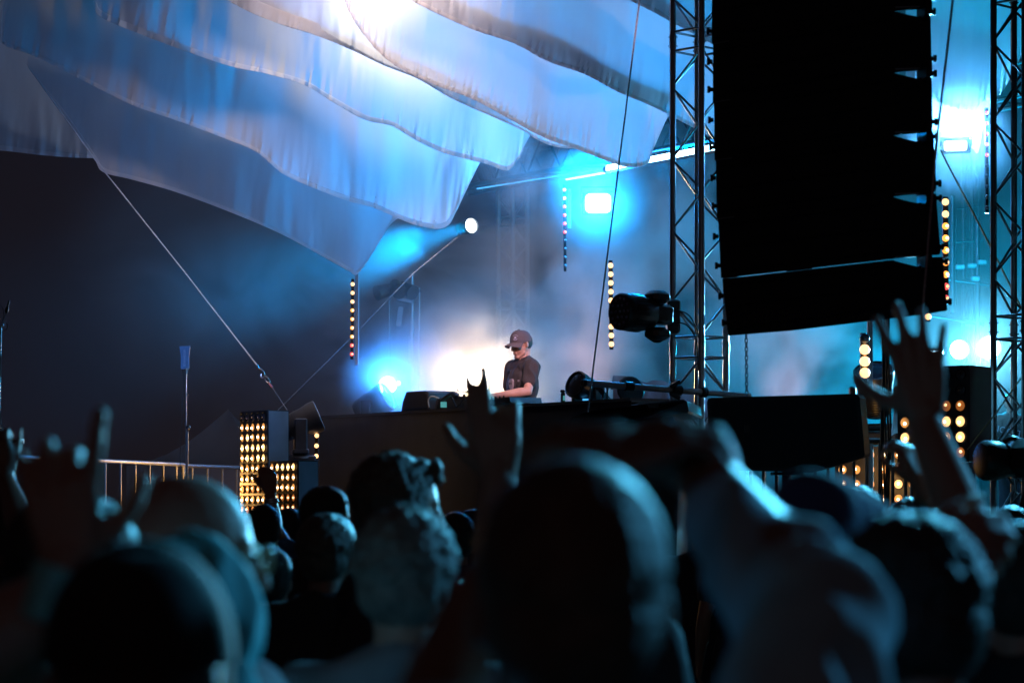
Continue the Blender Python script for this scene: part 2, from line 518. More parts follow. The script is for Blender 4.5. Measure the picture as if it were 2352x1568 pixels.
def hem_mat():
    m = CLOTH.copy(); m.name = 'doubled_lit_hem'  # lighter copy of the sail cloth, front light put into its colour
    for nd in m.node_tree.nodes:
        if nd.type == 'VALTORGB': nd.color_ramp.elements[0].color = (.80, .78, .77, 1); nd.color_ramp.elements[1].color = (.92, .90, .89, 1)
        if nd.type == 'MIX_SHADER': nd.inputs[0].default_value = 0.5
        if nd.type == 'BUMP': nd.inputs['Strength'].default_value = 0.1
    return m
HEM = hem_mat()

def resample(pts, n):
    cp = curve_pts([Vector((p[0], p[1], p[2] if len(p) > 2 else 0)) for p in pts], 14)
    d = [0.0]
    for a, b in zip(cp[:-1], cp[1:]): d.append(d[-1] + (b - a).length)
    out = []; j = 0
    for k in range(n):
        t = d[-1] * k / (n - 1)
        while j < len(d) - 2 and d[j + 1] < t: j += 1
        s = (t - d[j]) / max(1e-9, d[j + 1] - d[j])
        out.append(cp[j].lerp(cp[j + 1], min(1, max(0, s))))
    return out
FRONT = {}
def hemline(pts):
    xs_ = [pts[0][0]]; ys_ = [pts[0][1]]
    for p in pts[1:]:
        if p[0] <= xs_[-1] + 1 or p[1] < ys_[-1] - 3: break
        xs_.append(p[0]); ys_.append(p[1])
    return xs_, ys_
H_C = [(12, 106), (60, 122), (120, 150), (200, 190), (300, 240), (420, 282), (520, 320), (590, 350), (650, 400), (720, 432), (800, 462), (860, 478), (940, 512), (1000, 526)]
H_D = [(238, 44), (320, 78), (400, 108), (520, 150), (620, 172), (700, 196), (770, 238), (840, 276), (900, 290), (960, 325), (1020, 352), (1080, 368), (1120, 378), (1165, 392)]
H_E = [(470, -30), (560, 22), (640, 55), (720, 80), (800, 112), (880, 150), (960, 182), (1040, 228), (1130, 268), (1200, 300), (1235, 322), (1270, 336), (1310, 341)]
H_F = [(800, 25), (838, 84), (880, 130), (930, 164), (1000, 196), (1080, 226), (1160, 268), (1240, 312), (1320, 342), (1400, 372), (1440, 384)]
H_G = [(880, -40), (960, 10), (1080, 66), (1180, 100), (1260, 142), (1340, 170), (1420, 212), (1500, 246), (1570, 282), (1640, 318), (1700, 345)]
H_H = [(1360, -50), (1440, -2), (1500, 28), (1570, 66), (1640, 104), (1710, 140)]
FRONT['long sail whose pointed tip'[:12]] = [hemline(H_C)]
FRONT['sail with rounded left'[:12]] = [hemline(H_D)]
FRONT['mauve grey sail'[:12]] = [hemline(H_E), hemline(H_F)]
FRONT['narrow sail band'[:12]] = [hemline(H_F)]
FRONT['brilliantly lit'[:12]] = [hemline(H_G)]
FRONT['upper sail passing'[:12]] = [hemline(H_H)]
def sail(label, hem, top, Y, seed, nu=190, nv=64, amp=0.14, fine=0.028, hemw=9.0, topY=None, gather=1.0):
    H = resample(hem, nu); T = resample(top, nu)
    for q in T:
        fy = [float(np.interp(q.x, xs_, ys_)) for xs_, ys_ in FRONT.get(label[:12], []) if xs_[0] <= q.x <= xs_[-1]]
        if fy and max(fy) - 20 > q.y: q.y = max(fy) - 20
    for a_, q in zip(H, T):
        if q.y > a_.y - 8: q.y = a_.y - 8
    topY = Y if topY is None else topY
    rootp = P(H[nu // 2].x, H[nu // 2].y, Y)
    t = thing('sail', label, 'sail', rootp, 'white cloth sails stretched over the stage front')
    verts = []
    for j in range(nv):
        v = (j / (nv - 1)) ** 1.25      # v=0 at hem, 1 at top
        for i in range(nu):
            u = i / (nu - 1)
            x = H[i].x * (1 - v) + T[i].x * v
            y = H[i].y * (1 - v) + T[i].y * v
            yy = Y * (1 - v) + topY * v
            dist = (H[i] - T[i]).length * v
            big = noise.noise(Vector((x / 210 + seed, y / 420, seed * 1.7)))
            mid = noise.noise(Vector((x / 55 + seed * 3, y / 300, seed)))
            ridge = 1 - abs(noise.noise(Vector((x / 34 + y / 160 + seed, y / 330, seed * 2)))) * 2
            g_ = math.exp(-dist / 34.0) * gather
            wr = noise.noise(Vector((x / 7.5 + y / 60 + seed, y / 90, seed * 5))) * g_
            wr2 = noise.noise(Vector((x / 16 + seed * 2, y / 190, seed * 4))) * math.exp(-dist / 110.0)
            patch = max(0.0, noise.noise(Vector((x / 260 + seed * 9, y / 260, seed))) + 0.12) * 1.6
            d = amp * (big * 1.3 + 0.20 * mid + (0.12 * (ridge - 0.5) + 0.30 * mid) * patch) + fine * wr * .7 + fine * 0.9 * wr2 * (0.15 + patch)
            edge = min(1.0, min(u, 1 - u) * 10)
            verts.append(P(x, y, yy + d * (0.25 + 0.75 * edge)))
    faces = []
    row = 1
    for j in range(nv):
        if (H[nu // 2] - T[nu // 2]).length * (j / (nv - 1)) ** 1.25 >= hemw: row = max(j, 1); break
    for j in range(row, nv - 1):
        for i in range(nu - 1):
            a = j * nu + i
            faces.append((a, a + 1, a + 1 + nu, a + nu))
    mobj('cloth_panel', verts, faces, CLOTH, t)
    # hem band: doubled cloth with real thickness, 3 mm proud on both faces
    hv = []; hf = []
    for side in (-1, 1):
        for j in range(row + 1):
            for i in range(nu):
                p = verts[j * nu + i]
                d = (p - cam.location).normalized()
                puff = 0.0012 + (0.003 if 0 < j < row else 0.0)
                hv.append(p + d * puff * side)
    m_ = (row + 1) * nu
    for j in range(row):
        for i in range(nu - 1):
            a = j * nu + i
            hf.append((a, a + 1, a + 1 + nu, a + nu))
            hf.append((m_ + a + nu, m_ + a + 1 + nu, m_ + a + 1, m_ + a))
    for i in range(nu - 1):
        hf.append((i + 1, i, m_ + i, m_ + i + 1))
        a = row * nu + i
        hf.append((a, a + 1, m_ + a + 1, m_ + a))
    mobj('hem', hv, hf, HEM, t)
    return t

sail('blue grey sail at the far left edge, lowest and rearmost of the left sails',
     [(-160, 338), (0, 346), (100, 357), (190, 363), (250, 362), (330, 350)],
     [(-160, -40), (0, -30), (60, 0), (130, 60), (200, 130), (300, 200)], 23.5, 1.3, nu=110, amp=0.10)
sail('long sail whose pointed tip hangs lowest, above the string of orange bulbs',
     [(60, 150), (140, 252), (214, 362), (236, 395), (300, 412), (400, 440), (520, 484), (640, 535), (730, 583), (800, 622), (820, 630), (852, 588), (905, 497)],
     [(66, 128), (150, 160), (230, 180), (300, 200), (380, 225), (470, 260), (560, 300), (650, 350), (720, 385), (790, 420), (850, 440), (900, 462), (950, 480)], 22.8, 2.9, nu=210, amp=0.10, gather=0.4)
sail('sail with rounded left corner and a broad bright blue right end',
     [(6, 20), (2, 80), (12, 106), (60, 122), (120, 150), (200, 190), (300, 240), (420, 282), (520, 320), (590, 350), (650, 400), (720, 432), (800, 462), (860, 478), (940, 512), (1000, 526), (1030, 517), (1046, 490), (1070, 440), (1102, 374)],
     [(30, -60), (40, -50), (60, -40), (110, -30), (170, -20), (250, 0), (340, 40), (430, 80), (520, 120), (600, 150), (680, 180), (740, 215), (800, 240), (850, 265), (900, 285), (950, 305), (1000, 325), (1040, 340), (1070, 350), (1110, 360)], 22.1, 4.1, nu=260, amp=0.15, fine=0.034)
sail('mauve grey sail with a scalloped lower corner, third hem from the bottom',
     [(212, -40), (216, 18), (238, 44), (320, 78), (400, 108), (520, 150), (620, 172), (700, 196), (770, 238), (840, 276), (900, 290), (960, 325), (1020, 352), (1080, 368), (1120, 378), (1165, 392), (1190, 368), (1206, 334), (1224, 300)],
     [(240, -160), (260, -150), (300, -130), (360, -110), (440, -90), (530, -60), (620, -20), (700, 30), (770, 70), (840, 100), (900, 130), (960, 155), (1020, 180), (1070, 200), (1110, 215), (1150, 230), (1185, 240), (1210, 250), (1245, 262)], 21.5, 6.3, nu=260, amp=0.16, fine=0.036)
sail('narrow sail band crossing under the white hot spot',
     [(470, -30), (560, 22), (640, 55), (720, 80), (800, 112), (880, 150), (960, 182), (1040, 228), (1130, 268), (1200, 300), (1235, 322), (1270, 336), (1310, 341), (1340, 334)],
     [(560, -170), (640, -140), (720, -100), (780, -70), (840, -30), (900, 20), (960, 60), (1040, 110), (1130, 160), (1200, 200), (1240, 230), (1270, 250), (1310, 280), (1350, 300)], 20.95, 8.2, nu=210, amp=0.13)
sail('brilliantly lit sail with the white hot spot at the top centre',
     [(770, -60), (800, 25), (838, 84), (880, 130), (930, 164), (1000, 196), (1080, 226), (1160, 268), (1240, 312), (1320, 342), (1400, 372), (1440, 384), (1486, 378), (1500, 345), (1536, 262)],
     [(900, -180), (940, -130), (970, -90), (1000, -60), (1040, -30), (1080, 0), (1130, 30), (1190, 60), (1260, 100), (1330, 140), (1390, 170), (1440, 190), (1490, 210), (1520, 220), (1560, 235)], 20.4, 10.4, nu=230, amp=0.17, fine=0.045, gather=1.4)
sail('upper sail passing behind the left truss tower, hem lined in bright white',
     [(880, -40), (960, 10), (1080, 66), (1180, 100), (1260, 142), (1340, 170), (1420, 212), (1500, 246), (1570, 282), (1640, 318), (1700, 345)],
     [(1000, -220), (1080, -190), (1160, -150), (1240, -110), (1320, -70), (1400, -30), (1470, 10), (1540, 50), (1600, 80), (1660, 110), (1720, 140)], 19.9, 12.7, nu=210, amp=0.17, fine=0.04)
sail('topmost sail corner showing beside the left truss tower',
     [(1360, -50), (1440, -2), (1500, 28), (1570, 66), (1640, 104), (1710, 140)],
     [(1440, -220), (1500, -180), (1560, -140), (1620, -100), (1680, -60), (1740, -30)], 19.5, 14.9, nu=90, nv=40, amp=0.12)
sail('bright blue sail hanging between the loudspeaker array and the right tower',
     [(2080, 190), (2130, 216), (2160, 238), (2200, 252), (2236, 254), (2256, 234), (2290, 222), (2312, 196), (2340, 140), (2380, 60)],
     [(2080, -160), (2130, -160), (2170, -160), (2210, -160), (2250, -160), (2290, -160), (2330, -160), (2370, -160), (2400, -160), (2430, -160)], 20.6, 17.9, nu=150, amp=0.12)
sail('small ragged sail corner lit white by the glaring blue lamp on the right',
     [(2080, 268), (2120, 288), (2160, 302), (2200, 312), (2225, 330), (2246, 352), (2258, 300), (2282, 226)],
     [(2080, 120), (2120, 130), (2150, 140), (2180, 150), (2210, 160), (2235, 170), (2260, 180), (2290, 190)], 21.0, 19.2, nu=120, nv=48, amp=0.06, gather=0.8)

# ================================================================== TRUSS TOWERS
def truss_tower(label, cx, Y, hd_px, joints, zlo, zhi, m, halfbay=80, r=0.025, rb=0.0095, name='truss_tower', group='truss towers', rot=0.0):
    c = P(cx, HY, Y); hd = M(hd_px, Y)
    t = thing(name, label, 'truss tower', (c.x, Y, 0), group)
    co = []
    for k in range(4):
        a = rot + k * math.pi / 2
        co.append(Vector((c.x - hd * math.cos(a), Y - hd * math.sin(a), 0)))   # 0 left, 1 near, 2 right, 3 far
    for q in co: rod('chord', (q.x, q.y, zlo), (q.x, q.y, zhi), r, m, t, 16)
    def z_of(y): return ZC + (HY - y) * Y / F
    zs = sorted([z_of(y) for y in joints])
    zs = [z for z in zs if zlo < z < zhi]
    lv = [zlo] + zs + [zhi]
    for z in zs:
        for k in range(4):
            a, b = co[k], co[(k + 1) % 4]
            rod('brace', (a.x, a.y, z), (b.x, b.y, z), rb, m, t, 8)
        for q in co:
            pass
    # couplers (bolted spigots) between pairs of rings
    for i in range(0, len(zs) - 1):
        if zs[i + 1] - zs[i] < 0.4:
            zc = (zs[i] + zs[i + 1]) / 2
            for q in co:
                b = MB()
                b.lathe((q.x, q.y, zc - 0.055), (0, 0, 1), [(0, r + 0.003), (0.11, r + 0.003)], 14)
                for dz in (-0.035, 0.035):
                    b.tube([(q.x - r - 0.012, q.y, zc + dz), (q.x + r + 0.012, q.y, zc + dz)], 0.006, 6)
                b.build('coupler', m, t)
    hb = M(halfbay, Y)
    for i in range(len(lv) - 1):
        z0, z1 = lv[i], lv[i + 1]
        if z1 - z0 < 0.4: continue
        n = max(2, int(round((z1 - z0) / hb)))
        for k in range(4):
            a, b = co[k], co[(k + 1) % 4]
            for s in range(n):
                za = z0 + (z1 - z0) * s / n; zb = z0 + (z1 - z0) * (s + 1) / n
                flip = (s + k) % 2
                p, q = (a, b) if flip else (b, a)
                rod('brace', (p.x, p.y, za + 0.012), (q.x, q.y, zb - 0.012), rb, m, t, 8)
    b = MB().box((c.x, Y, zlo + 0.01), (hd * 2.4, hd * 2.4, 0.02)); b.build('base_plate', m, t, False)
    return t

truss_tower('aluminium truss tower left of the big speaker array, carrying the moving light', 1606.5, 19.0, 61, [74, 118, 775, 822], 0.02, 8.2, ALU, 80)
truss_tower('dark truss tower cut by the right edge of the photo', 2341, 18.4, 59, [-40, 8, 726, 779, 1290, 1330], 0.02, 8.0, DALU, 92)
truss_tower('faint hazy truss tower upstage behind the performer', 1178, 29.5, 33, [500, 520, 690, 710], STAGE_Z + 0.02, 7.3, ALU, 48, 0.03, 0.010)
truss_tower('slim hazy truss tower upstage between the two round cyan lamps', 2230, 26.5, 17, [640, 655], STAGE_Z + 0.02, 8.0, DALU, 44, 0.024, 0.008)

# roof truss running away over the stage
def box_truss(label, A, B, side, m, nb, r=0.025, rb=0.012, name='roof_truss', group='roof trusses over the stage'):
    A = Vector(A); B = Vector(B); d = (B - A); L = d.length; d.normalize()
    up = Vector((0, 0, 1)); sx = d.cross(up).normalized(); up = sx.cross(d)
    t = thing(name, label, 'roof truss', A, group)
    off = [(-1, -1), (1, -1), (1, 1), (-1, 1)]
    co = [sx * (a * side / 2) + up * (b * side / 2) for a, b in off]
    for q in co: rod('chord', A + q, B + q, r, m, t, 12)
    for k in range(4):
        for s in range(nb):
            a = A + d * (L * s / nb); b = A + d * (L * (s + 1) / nb)
            p, q = (co[k], co[(k + 1) % 4]) if (s + k) % 2 else (co[(k + 1) % 4], co[k])
            rod('brace', a + p, b + q, rb, m, t, 8)
    return t
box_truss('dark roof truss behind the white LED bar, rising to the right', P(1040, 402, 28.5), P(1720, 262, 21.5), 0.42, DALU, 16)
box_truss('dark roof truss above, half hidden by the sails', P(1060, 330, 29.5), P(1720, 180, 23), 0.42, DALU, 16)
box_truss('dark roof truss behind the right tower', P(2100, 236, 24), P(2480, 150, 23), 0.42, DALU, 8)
# roof cover
g = MB().add([(-3.5, 22.5, 7.15), (8.5, 22.5, 7.15), (8.5, 31.2, 7.6), (-3.5, 31.2, 7.6)], [(0, 1, 2, 3)])
g.add([(-3.5, 22.5, 7.21), (8.5, 22.5, 7.21), (8.5, 31.2, 7.66), (-3.5, 31.2, 7.66)], [(3, 2, 1, 0)])
tag(g.build('stage_roof', BLKCLOTH, None, False), 'black roof cover above the stage, dark behind the sails', 'roof')

# ------------------------------------------------------------------ loudspeaker array
GRILLE = mat('black_speaker_grille', (0.008, 0.009, 0.012), 0.6, 0.2, var=0.2, bump=0.4, bscale=300)
def lx(y):   # left silhouette
    return np.interp(y, [-200, 0, 290, 520, 640, 771], [1630, 1633, 1638, 1647, 1656, 1673])
def rx(y):
    return np.interp(y, [-200, 0, 290, 380, 560, 600, 714], [2134, 2137, 2142, 2149, 2155, 2166, 2176])
rows = [(-40 - 10, -128), (102, 15), (236, 157), (369, 302), (503, 443), (640, 588), (771, 714)]
arr = thing('speaker_array', 'huge black hanging line array of loudspeaker cabinets between the two truss towers', 'loudspeaker array', P(1900, 760, 12.9))
def AY(x): return 13.1 - (x - 1640) / 500 * 0.5 
for k in range(6):
    (lt, rt), (lb, rb_) = rows[k], rows[k + 1]
    def topy(x): return lt + (rt - lt) * (x - lx(lt)) / (2117 - lx(lt))
    def boty(x): return lb + (rb_ - lb) * (x - lx(lb)) / (2117 - lx(lb))
    gp = 1.2 if k == 5 else -0.6
    x0t, x0b = lx(lt) + 3, lx(lb)
    pts = [(x0t, topy(x0t) + gp), (2050, topy(2050) + gp)]
    pts += [(2062, rt + 13), (2085, rt + 19), (2108, rt + 24), (2116, rt + 22)]        # see-through notch under the next cabinet
    xr = rx(rt + 30)
    pts += [(2119, rt + 3), (xr - 2, rt + 2), (xr, rt + 30)]
    xr2 = rx(rb_ - 8)
    pts += [(xr2, rb_ - 10), (xr2 - 3, rb_ - 3), (2112, boty(2112) - (1.0 if k == 4 else -0.3)), (x0b, boty(x0b) - (1.0 if k == 4 else -0.3))]
    if k == 5:
        pts[-3:] = [(2176, 713), (2130, 721), (1820, 759), (x0b, 771)]
    ymid = (lt + lb) / 2
    el = (HY - ymid) / F
    front = [P(x, y, AY(x) + (0.004 if k % 2 else 0)) for x, y in pts]
    dep = Vector((0.09, 0.55, 0.55 * el * 1.0))
    b = MB().prism(front, dep)
    b.build('cabinet', GRILLE, arr, False)
    # rim frame and grille ribs on the near face
    fr = MB()
    off = Vector((0, -0.006, 0))
    for q in np.linspace(0.12, 0.88, 3):
        xa = x0t + 12; xb = 2040
        ya = (topy(xa) * (1 - q) + boty(xa) * q); yb = (topy(xb) * (1 - q) + boty(xb) * q)
        fr.tube([P(xa, ya, AY(xa) - 0.004), P(xb, yb, AY(xb) - 0.004)], 0.004, 6)
    fr.build('grille_rib', BLKMET, arr)
    # fly hardware knobs and side plates
    for (xx, yy, s) in ((lx(lt + 40) - 2, lt + 40, -1), (lx(lb - 30) - 2, lb - 30, -1), (rx(rt + 12) + 1, rt + 12, 1), (rx(rb_ - 22) + 1, rb_ - 22, 1)):
        kb = MB().lathe(P(xx - 3 * s, yy, AY(xx) + 0.06), (s, 0, 0), [(0, 0.012), (0.014, 0.012), (0.015, 0.02), (0.03, 0.02)], 10)
        kb.build('rigging_pin', BLKMET, arr)
    pl = MB().box(P(2123, rt + 12, 12.62), (0.03, 0.3, 0.085)); pl.build('rigging_plate', BLKMET, arr, False)
    if k < 5:
        xa = lx(lb) + 6
        MB().prism([P(xa, boty(xa) - 1.4, AY(xa) - .012), P(xa + 34, boty(xa + 34) - 1.4, AY(xa + 34) - .012), P(xa + 34, boty(xa + 34) + .6, AY(xa + 34) - .012), P(xa, boty(xa) + .6, AY(xa) - .012)], (0, .01, 0)).build('splay_glint_bar', GREYP, arr, False)  # pale bars added as faint glints along the seams
        xa = lx(lb) + 150
        MB().prism([P(xa, boty(xa) - 1.6, AY(xa) - .010), P(xa + 60, boty(xa + 60) - 1.6, AY(xa + 60) - .010), P(xa + 60, boty(xa + 60) + .6, AY(xa + 60) - .010), P(xa, boty(xa) + .6, AY(xa) - .010)], (0, .01, 0)).build('joint_strip', BLKMET, arr, False)
    lvv = MB().prism([P(2056, rt + 0.5, 12.66), (P(2114, rt - 1.0, 12.62)), P(2114, rt + 1.2, 12.62), P(2056, rt + 3.5, 12.66)], (0.02, 0.12, 0.01))
    lvv.build('splay_glint_bar', PALEP, arr, False)

# ------------------------------------------------------------------ steel wires
def wire(label, pts, r, m=STEEL, cat='wire rope', name='wire_rope', group=None):
    b = MB().tube(pts, r, 7)
    o = b.build(name, m); return tag(o, label, cat, group)
wire('thin steel wire rope slanting down past the left truss tower to the flight case', [P(1473, -30, 17.6), P(1350, 946, 17.6)], 0.0065)
wire('blurred steel wire rope crossing the right end of the speaker array', [P(2192, -30, 11.5), P(2150, 340, 11.5), P(2117, 745, 11.5)], 0.0065)
wg = thing('guy_rope', 'taut guy wire with hook and shackle running from the left sails to the LED panel', 'guy wire', P(660, 948, 21.0))
MB().tube([P(66, 155, 22.6), P(216, 364, 22.3), P(420, 620, 21.8), P(590, 838, 21.3)], 0.0062, 7).build('wire', mat('pale_wire_sheath', (0.75, 0.76, 0.78), 0.4), wg)
MB().tube([P(590, 838, 21.3), P(594, 846, 21.3)], 0.009, 8).build('ferrule', STEEL, wg)
hk = curve_pts([P(594, 846, 21.3), P(600, 848, 21.3), P(607, 856, 21.3), P(606, 866, 21.3), P(599, 866, 21.3), P(599, 858, 21.3)], 6)
MB().tube(hk, 0.005, 7).build('hook', STEEL, wg)
hk = curve_pts([P(606, 862, 21.3), P(616, 868, 21.3), P(620, 878, 21.3), P(612, 876, 21.3), P(608, 868, 21.3)], 6)
MB().tube(hk, 0.005, 7).build('shackle', STEEL, wg)
MB().tube([P(618, 880, 21.3), P(626, 890, 21.3)], 0.009, 8).build('ferrule', mat('pink_sleeve', (0.5, 0.2, 0.3), 0.5), wg)
MB().tube([P(624, 888, 21.3), P(662, 946, 21.1)], 0.005, 7).build('wire', STEEL, wg)
wire('guy wire climbing to the right behind the left LED panels and lamps', [P(638, 942, 23.9), P(812, 770, 24), P(950, 627, 24.1), P(1050, 545, 24.2)], 0.005, name='guy_rope', cat='guy wire')
wire('pale strap slanting from the glaring right lamp down behind the right tower', [P(2160, 345, 19.6), P(2275, 565, 19.5), P(2360, 735, 19.4)], 0.008, mat('green_lit_strap', (0.5, 0.6, 0.4), 0.6), name='strap', cat='strap')  # green light is put into the strap's base colour
wire('thin pale rope rising to the right beside the tall lamp cabinet', [P(2222, 1032, 17.8), P(2290, 945, 17.8), P(2345, 868, 17.8)], 0.0055, mat('green_lit_strap', (0.5, 0.6, 0.4), 0.6), name='rope', cat='rope')

# chain hoist
ch = thing('chain', 'hanging steel chain below the left end of the speaker array', 'chain', P(1715, 1150, 15.6))
lr = MB()
ring = [Vector((math.cos(a) * 0.011, 0, math.sin(a) * 0.019)) for a in np.linspace(0, 2 * math.pi, 13)]
lr.tube(ring, 0.0042, 6, cap=False)
lme = bpy.data.meshes.new('link'); lme.from_pydata([tuple(v) for v in lr.v], [], lr.f); lme.update(); lme.shade_smooth(); lme.materials.append(GALV)
c0 = P(1714, 762, 17.2); c1 = P(1717, 1110, 17.2); nl = int((c0 - c1).length / 0.0305)
for i in range(nl):
    q = c0.lerp(c1, i / nl)
    inst('link', lme, Matrix.Translation(q) @ Matrix.Rotation(math.radians(90 * (i % 2) + 20), 4, 'Z'), ch)

# ------------------------------------------------------------------ moving lights and lamps
def mover(label, loc, d, s=1.0, lens=GLASSD, group='moving head lights', base_down=(0, 0, -1), body=BLKPLA, ring=True, name='moving_light'):
    """loc: centre of the head; d: beam direction; base below"""
    loc = Vector(loc); d = Vector(d).normalized(); dn = Vector(base_down).normalized()
    sx = d.cross(dn)
    sx = sx.normalized() if sx.length > 0.1 else Vector((1, 0, 0))
    t = thing(name, label, 'stage light', loc + dn * 0.33 * s, group)
    b = MB().lathe(loc, d, [(-0.17 * s, 0.05 * s), (-0.165 * s, 0.095 * s), (-0.06 * s, 0.115 * s), (0.05 * s, 0.125 * s), (0.12 * s, 0.14 * s), (0.17 * s, 0.14 * s), (0.175 * s, 0.128 * s), (0.16 * s, 0.124 * s)], 28)
    b.build('head', body, t)
    MB().lathe(loc, d, [(0.155 * s, 0.124 * s), (0.162 * s, 0.10 * s), (0.166 * s, 0.002)], 28).build('lens', lens, t)
    for k in range(9):       # cooling ribs
        a = k / 9 * math.pi
    rb = MB()
    for k in range(7):
        rb.lathe(loc, d, [((-0.14 + 0.02 * k) * s, (0.098 + 0.003 * k) * s), ((-0.14 + 0.02 * k) * s, (0.106 + 0.003 * k) * s), ((-0.135 + 0.02 * k) * s, (0.106 + 0.003 * k) * s), ((-0.135 + 0.02 * k) * s, (0.098 + 0.003 * k) * s)], 28, cap=False)
    rb.build('cooling_ribs', body, t)
    fw = sx.cross(dn)
    R = Matrix((sx, fw, -dn)).transposed()
    for sd in (-1, 1):
        b = MB().box(loc + sx * sd * 0.155 * s + dn * 0.10 * s, (0.045 * s, 0.11 * s, 0.28 * s), R, 0.012 * s)
        b.build('yoke_arm', body, t)
    MB().box(loc + dn * 0.245 * s, (0.36 * s, 0.14 * s, 0.05 * s), R, 0.012 * s).build('yoke', body, t)
    MB().box(loc + dn * 0.32 * s, (0.34 * s, 0.26 * s, 0.09 * s), R, 0.015 * s).build('base', body, t)
    for sd in (-1, 1):
        h = curve_pts([loc + sx * sd * 0.17 * s + dn * 0.30 * s + fw * 0.06 * s, loc + sx * sd * 0.215 * s + dn * 0.305 * s, loc + sx * sd * 0.17 * s + dn * 0.30 * s - fw * 0.06 * s], 6)
        MB().tube(h, 0.009 * s, 7).build('handle', body, t)
    return t
# unlit LED wash clamped to the left tower, head pointing left
t = thing('moving_light', 'unlit black LED wash moving light clamped to the left truss tower', 'stage light', P(1545, 730, 18.6), 'moving head lights')
hc = P(1452, 718, 18.4); d = Vector((-0.80, -0.58, 0.03)).normalized()
MB().lathe(hc, d, [(-0.19, 0.08), (-0.17, 0.12), (-0.08, 0.135), (0.03, 0.142), (0.06, 0.136), (0.063, 0.142), (0.115, 0.142), (0.128, 0.132), (0.12, 0.128)], 36).build('head', BLKPLA, t)
MB().lathe(hc, d, [(0.115, 0.13), (0.119, 0.12), (0.12, 0.002)], 36).build('lens', GLASSD, t)
up = Vector((0, 0, 1)); sx = d.cross(up).normalized(); uu = sx.cross(d)
for ring_n, rr in ((1, 0), (6, 0.05), (12, 0.1)):
    for k in range(ring_n):
        a = 2 * math.pi * k / ring_n
        q = hc + d * 0.118 + sx * math.cos(a) * rr + uu * math.sin(a) * rr
        MB().ball(q, 0.013, 10).build('led_lens', mat('violet_glass', (0.16, 0.13, 0.22), 0.1, spec=1.0), t)
fins = MB()
for k in range(30):
    a = 2 * math.pi * k / 30
    q = hc + d * -0.02 + (sx * math.cos(a) + uu * math.sin(a)) * 0.142
    fins.tube([q - d * 0.05, q + d * 0.06], 0.004, 5)
fins.build('cooling_ribs', BLKPLA, t)
Rm = Matrix((d, sx, uu)).transposed()
MB().box(hc - d * 0.24 + uu * 0.005, (0.24, 0.15, 0.15), Rm, 0.02).build('yoke_arm', BLKPLA, t)
for sgn in (-1, 1):
    MB().box(P(1510, 725 - sgn * 42, 18.5), (0.17, 0.16, 0.10), Rm, 0.03).build('yoke_arm', BLKPLA, t)
    cxx, cyy = (1522, 678) if sgn > 0 else (1512, 779)
    hpts = [P(cxx - 20, cyy + (10 if sgn > 0 else -12), 18.5), P(cxx - 12, cyy - 3 * sgn, 18.5), P(cxx + 4, cyy - 4 * sgn, 18.5), P(cxx + 18, cyy + 10 * sgn, 18.5)]
    MB().tube(curve_pts(hpts, 6), 0.011, 8).build('handle', BLKPLA, t)
MB().box(P(1546, 728, 18.75), (0.10, 0.22, 0.26), None, 0.015).build('base', BLKPLA, t)
MB().lathe(P(1536, 730, 18.85), (1, 0, 0), [(0, 0.03), (0.06, 0.03)], 14).build('clamp', BLKMET, t)
MB().tube(curve_pts([P(1552, 740, 18.6), P(1575, 745, 18.6), P(1592, 765, 18.65), P(1601, 790, 18.7), P(1604, 850, 18.72)], 8), 0.006, 7).build('cable', RUBBER, t)
MB().tube(curve_pts([P(1552, 712, 18.6), P(1580, 722, 18.6), P(1597, 748, 18.65), P(1604, 775, 18.7)], 8), 0.006, 7).build('cable', RUBBER, t)

# the lit heads
mover('black moving light tilted left behind the desk end, beside the blue-white glare', P(856, 928, 23.5), (0.80, -0.30, 0.42), 1.05, GLASSD)

mover('grey moving light behind the left LED panels, head thrown back', P(690, 972, 20.9), (0.80, 0.1, 0.34), 1.0, GLASSD, body=mat('grey_plastic', (0.16, 0.165, 0.19), 0.4))
mover('moving light to the left of the round pipe end beside the desk', P(1348, 895, 20.6), (-0.55, -0.5, 0.25), 0.85, GLASSD)
t = mover('dark hazy moving light right of the hanging strap', P(2010, 900, 20.9), (-0.1, -0.35, 0.6), 1.25, GLASSD)
def wash(label, loc, w, h, m, yaw=0, tilt=0, dep=0.14, cells=(2, 2), group='bright wash lamps', name='wash_lamp'):
    t = thing(name, label, 'stage light', loc, group)
    loc = Vector(loc)
    R = (Matrix.Rotation(yaw, 3, 'Z') @ Matrix.Rotation(tilt, 3, 'X'))
    MB().box(loc, (w + 0.04, dep, h + 0.04), R, 0.012).build('housing', BLKMET, t)
    nx, nz_ = cells
    for i in range(nx):
        for j in range(nz_):
            q = loc + R @ Vector(((i + 0.5) / nx * w - w / 2, -dep / 2 - 0.006, (j + 0.5) / nz_ * h - h / 2))
            ww, hh = w / nx * 0.47, h / nz_ * 0.47; rr2 = min(ww, hh) * 0.55; pr_ = []
            for cx_, cz_, a0 in ((1, 1, 0), (-1, 1, 90), (-1, -1, 180), (1, -1, 270)):
                for k_ in range(5):
                    a_ = math.radians(a0 + 22.5 * k_)
                    pr_.append(q + R @ Vector((cx_ * (ww - rr2) + rr2 * math.cos(a_), -0.007, cz_ * (hh - rr2) + rr2 * math.sin(a_))))
            MB().prism(pr_, R @ Vector((0, 0.014, 0))).build('lens', m, t, False)
    MB().tube([loc + R @ Vector((-w / 2 - 0.03, 0, 0)), loc + R @ Vector((-w / 2 - 0.03, 0.0, h * 0.8)), loc + R @ Vector((w / 2 + 0.03, 0, h * 0.8)), loc + R @ Vector((w / 2 + 0.03, 0, 0))], 0.008, 7).build('bracket', BLKMET, t)
    return t
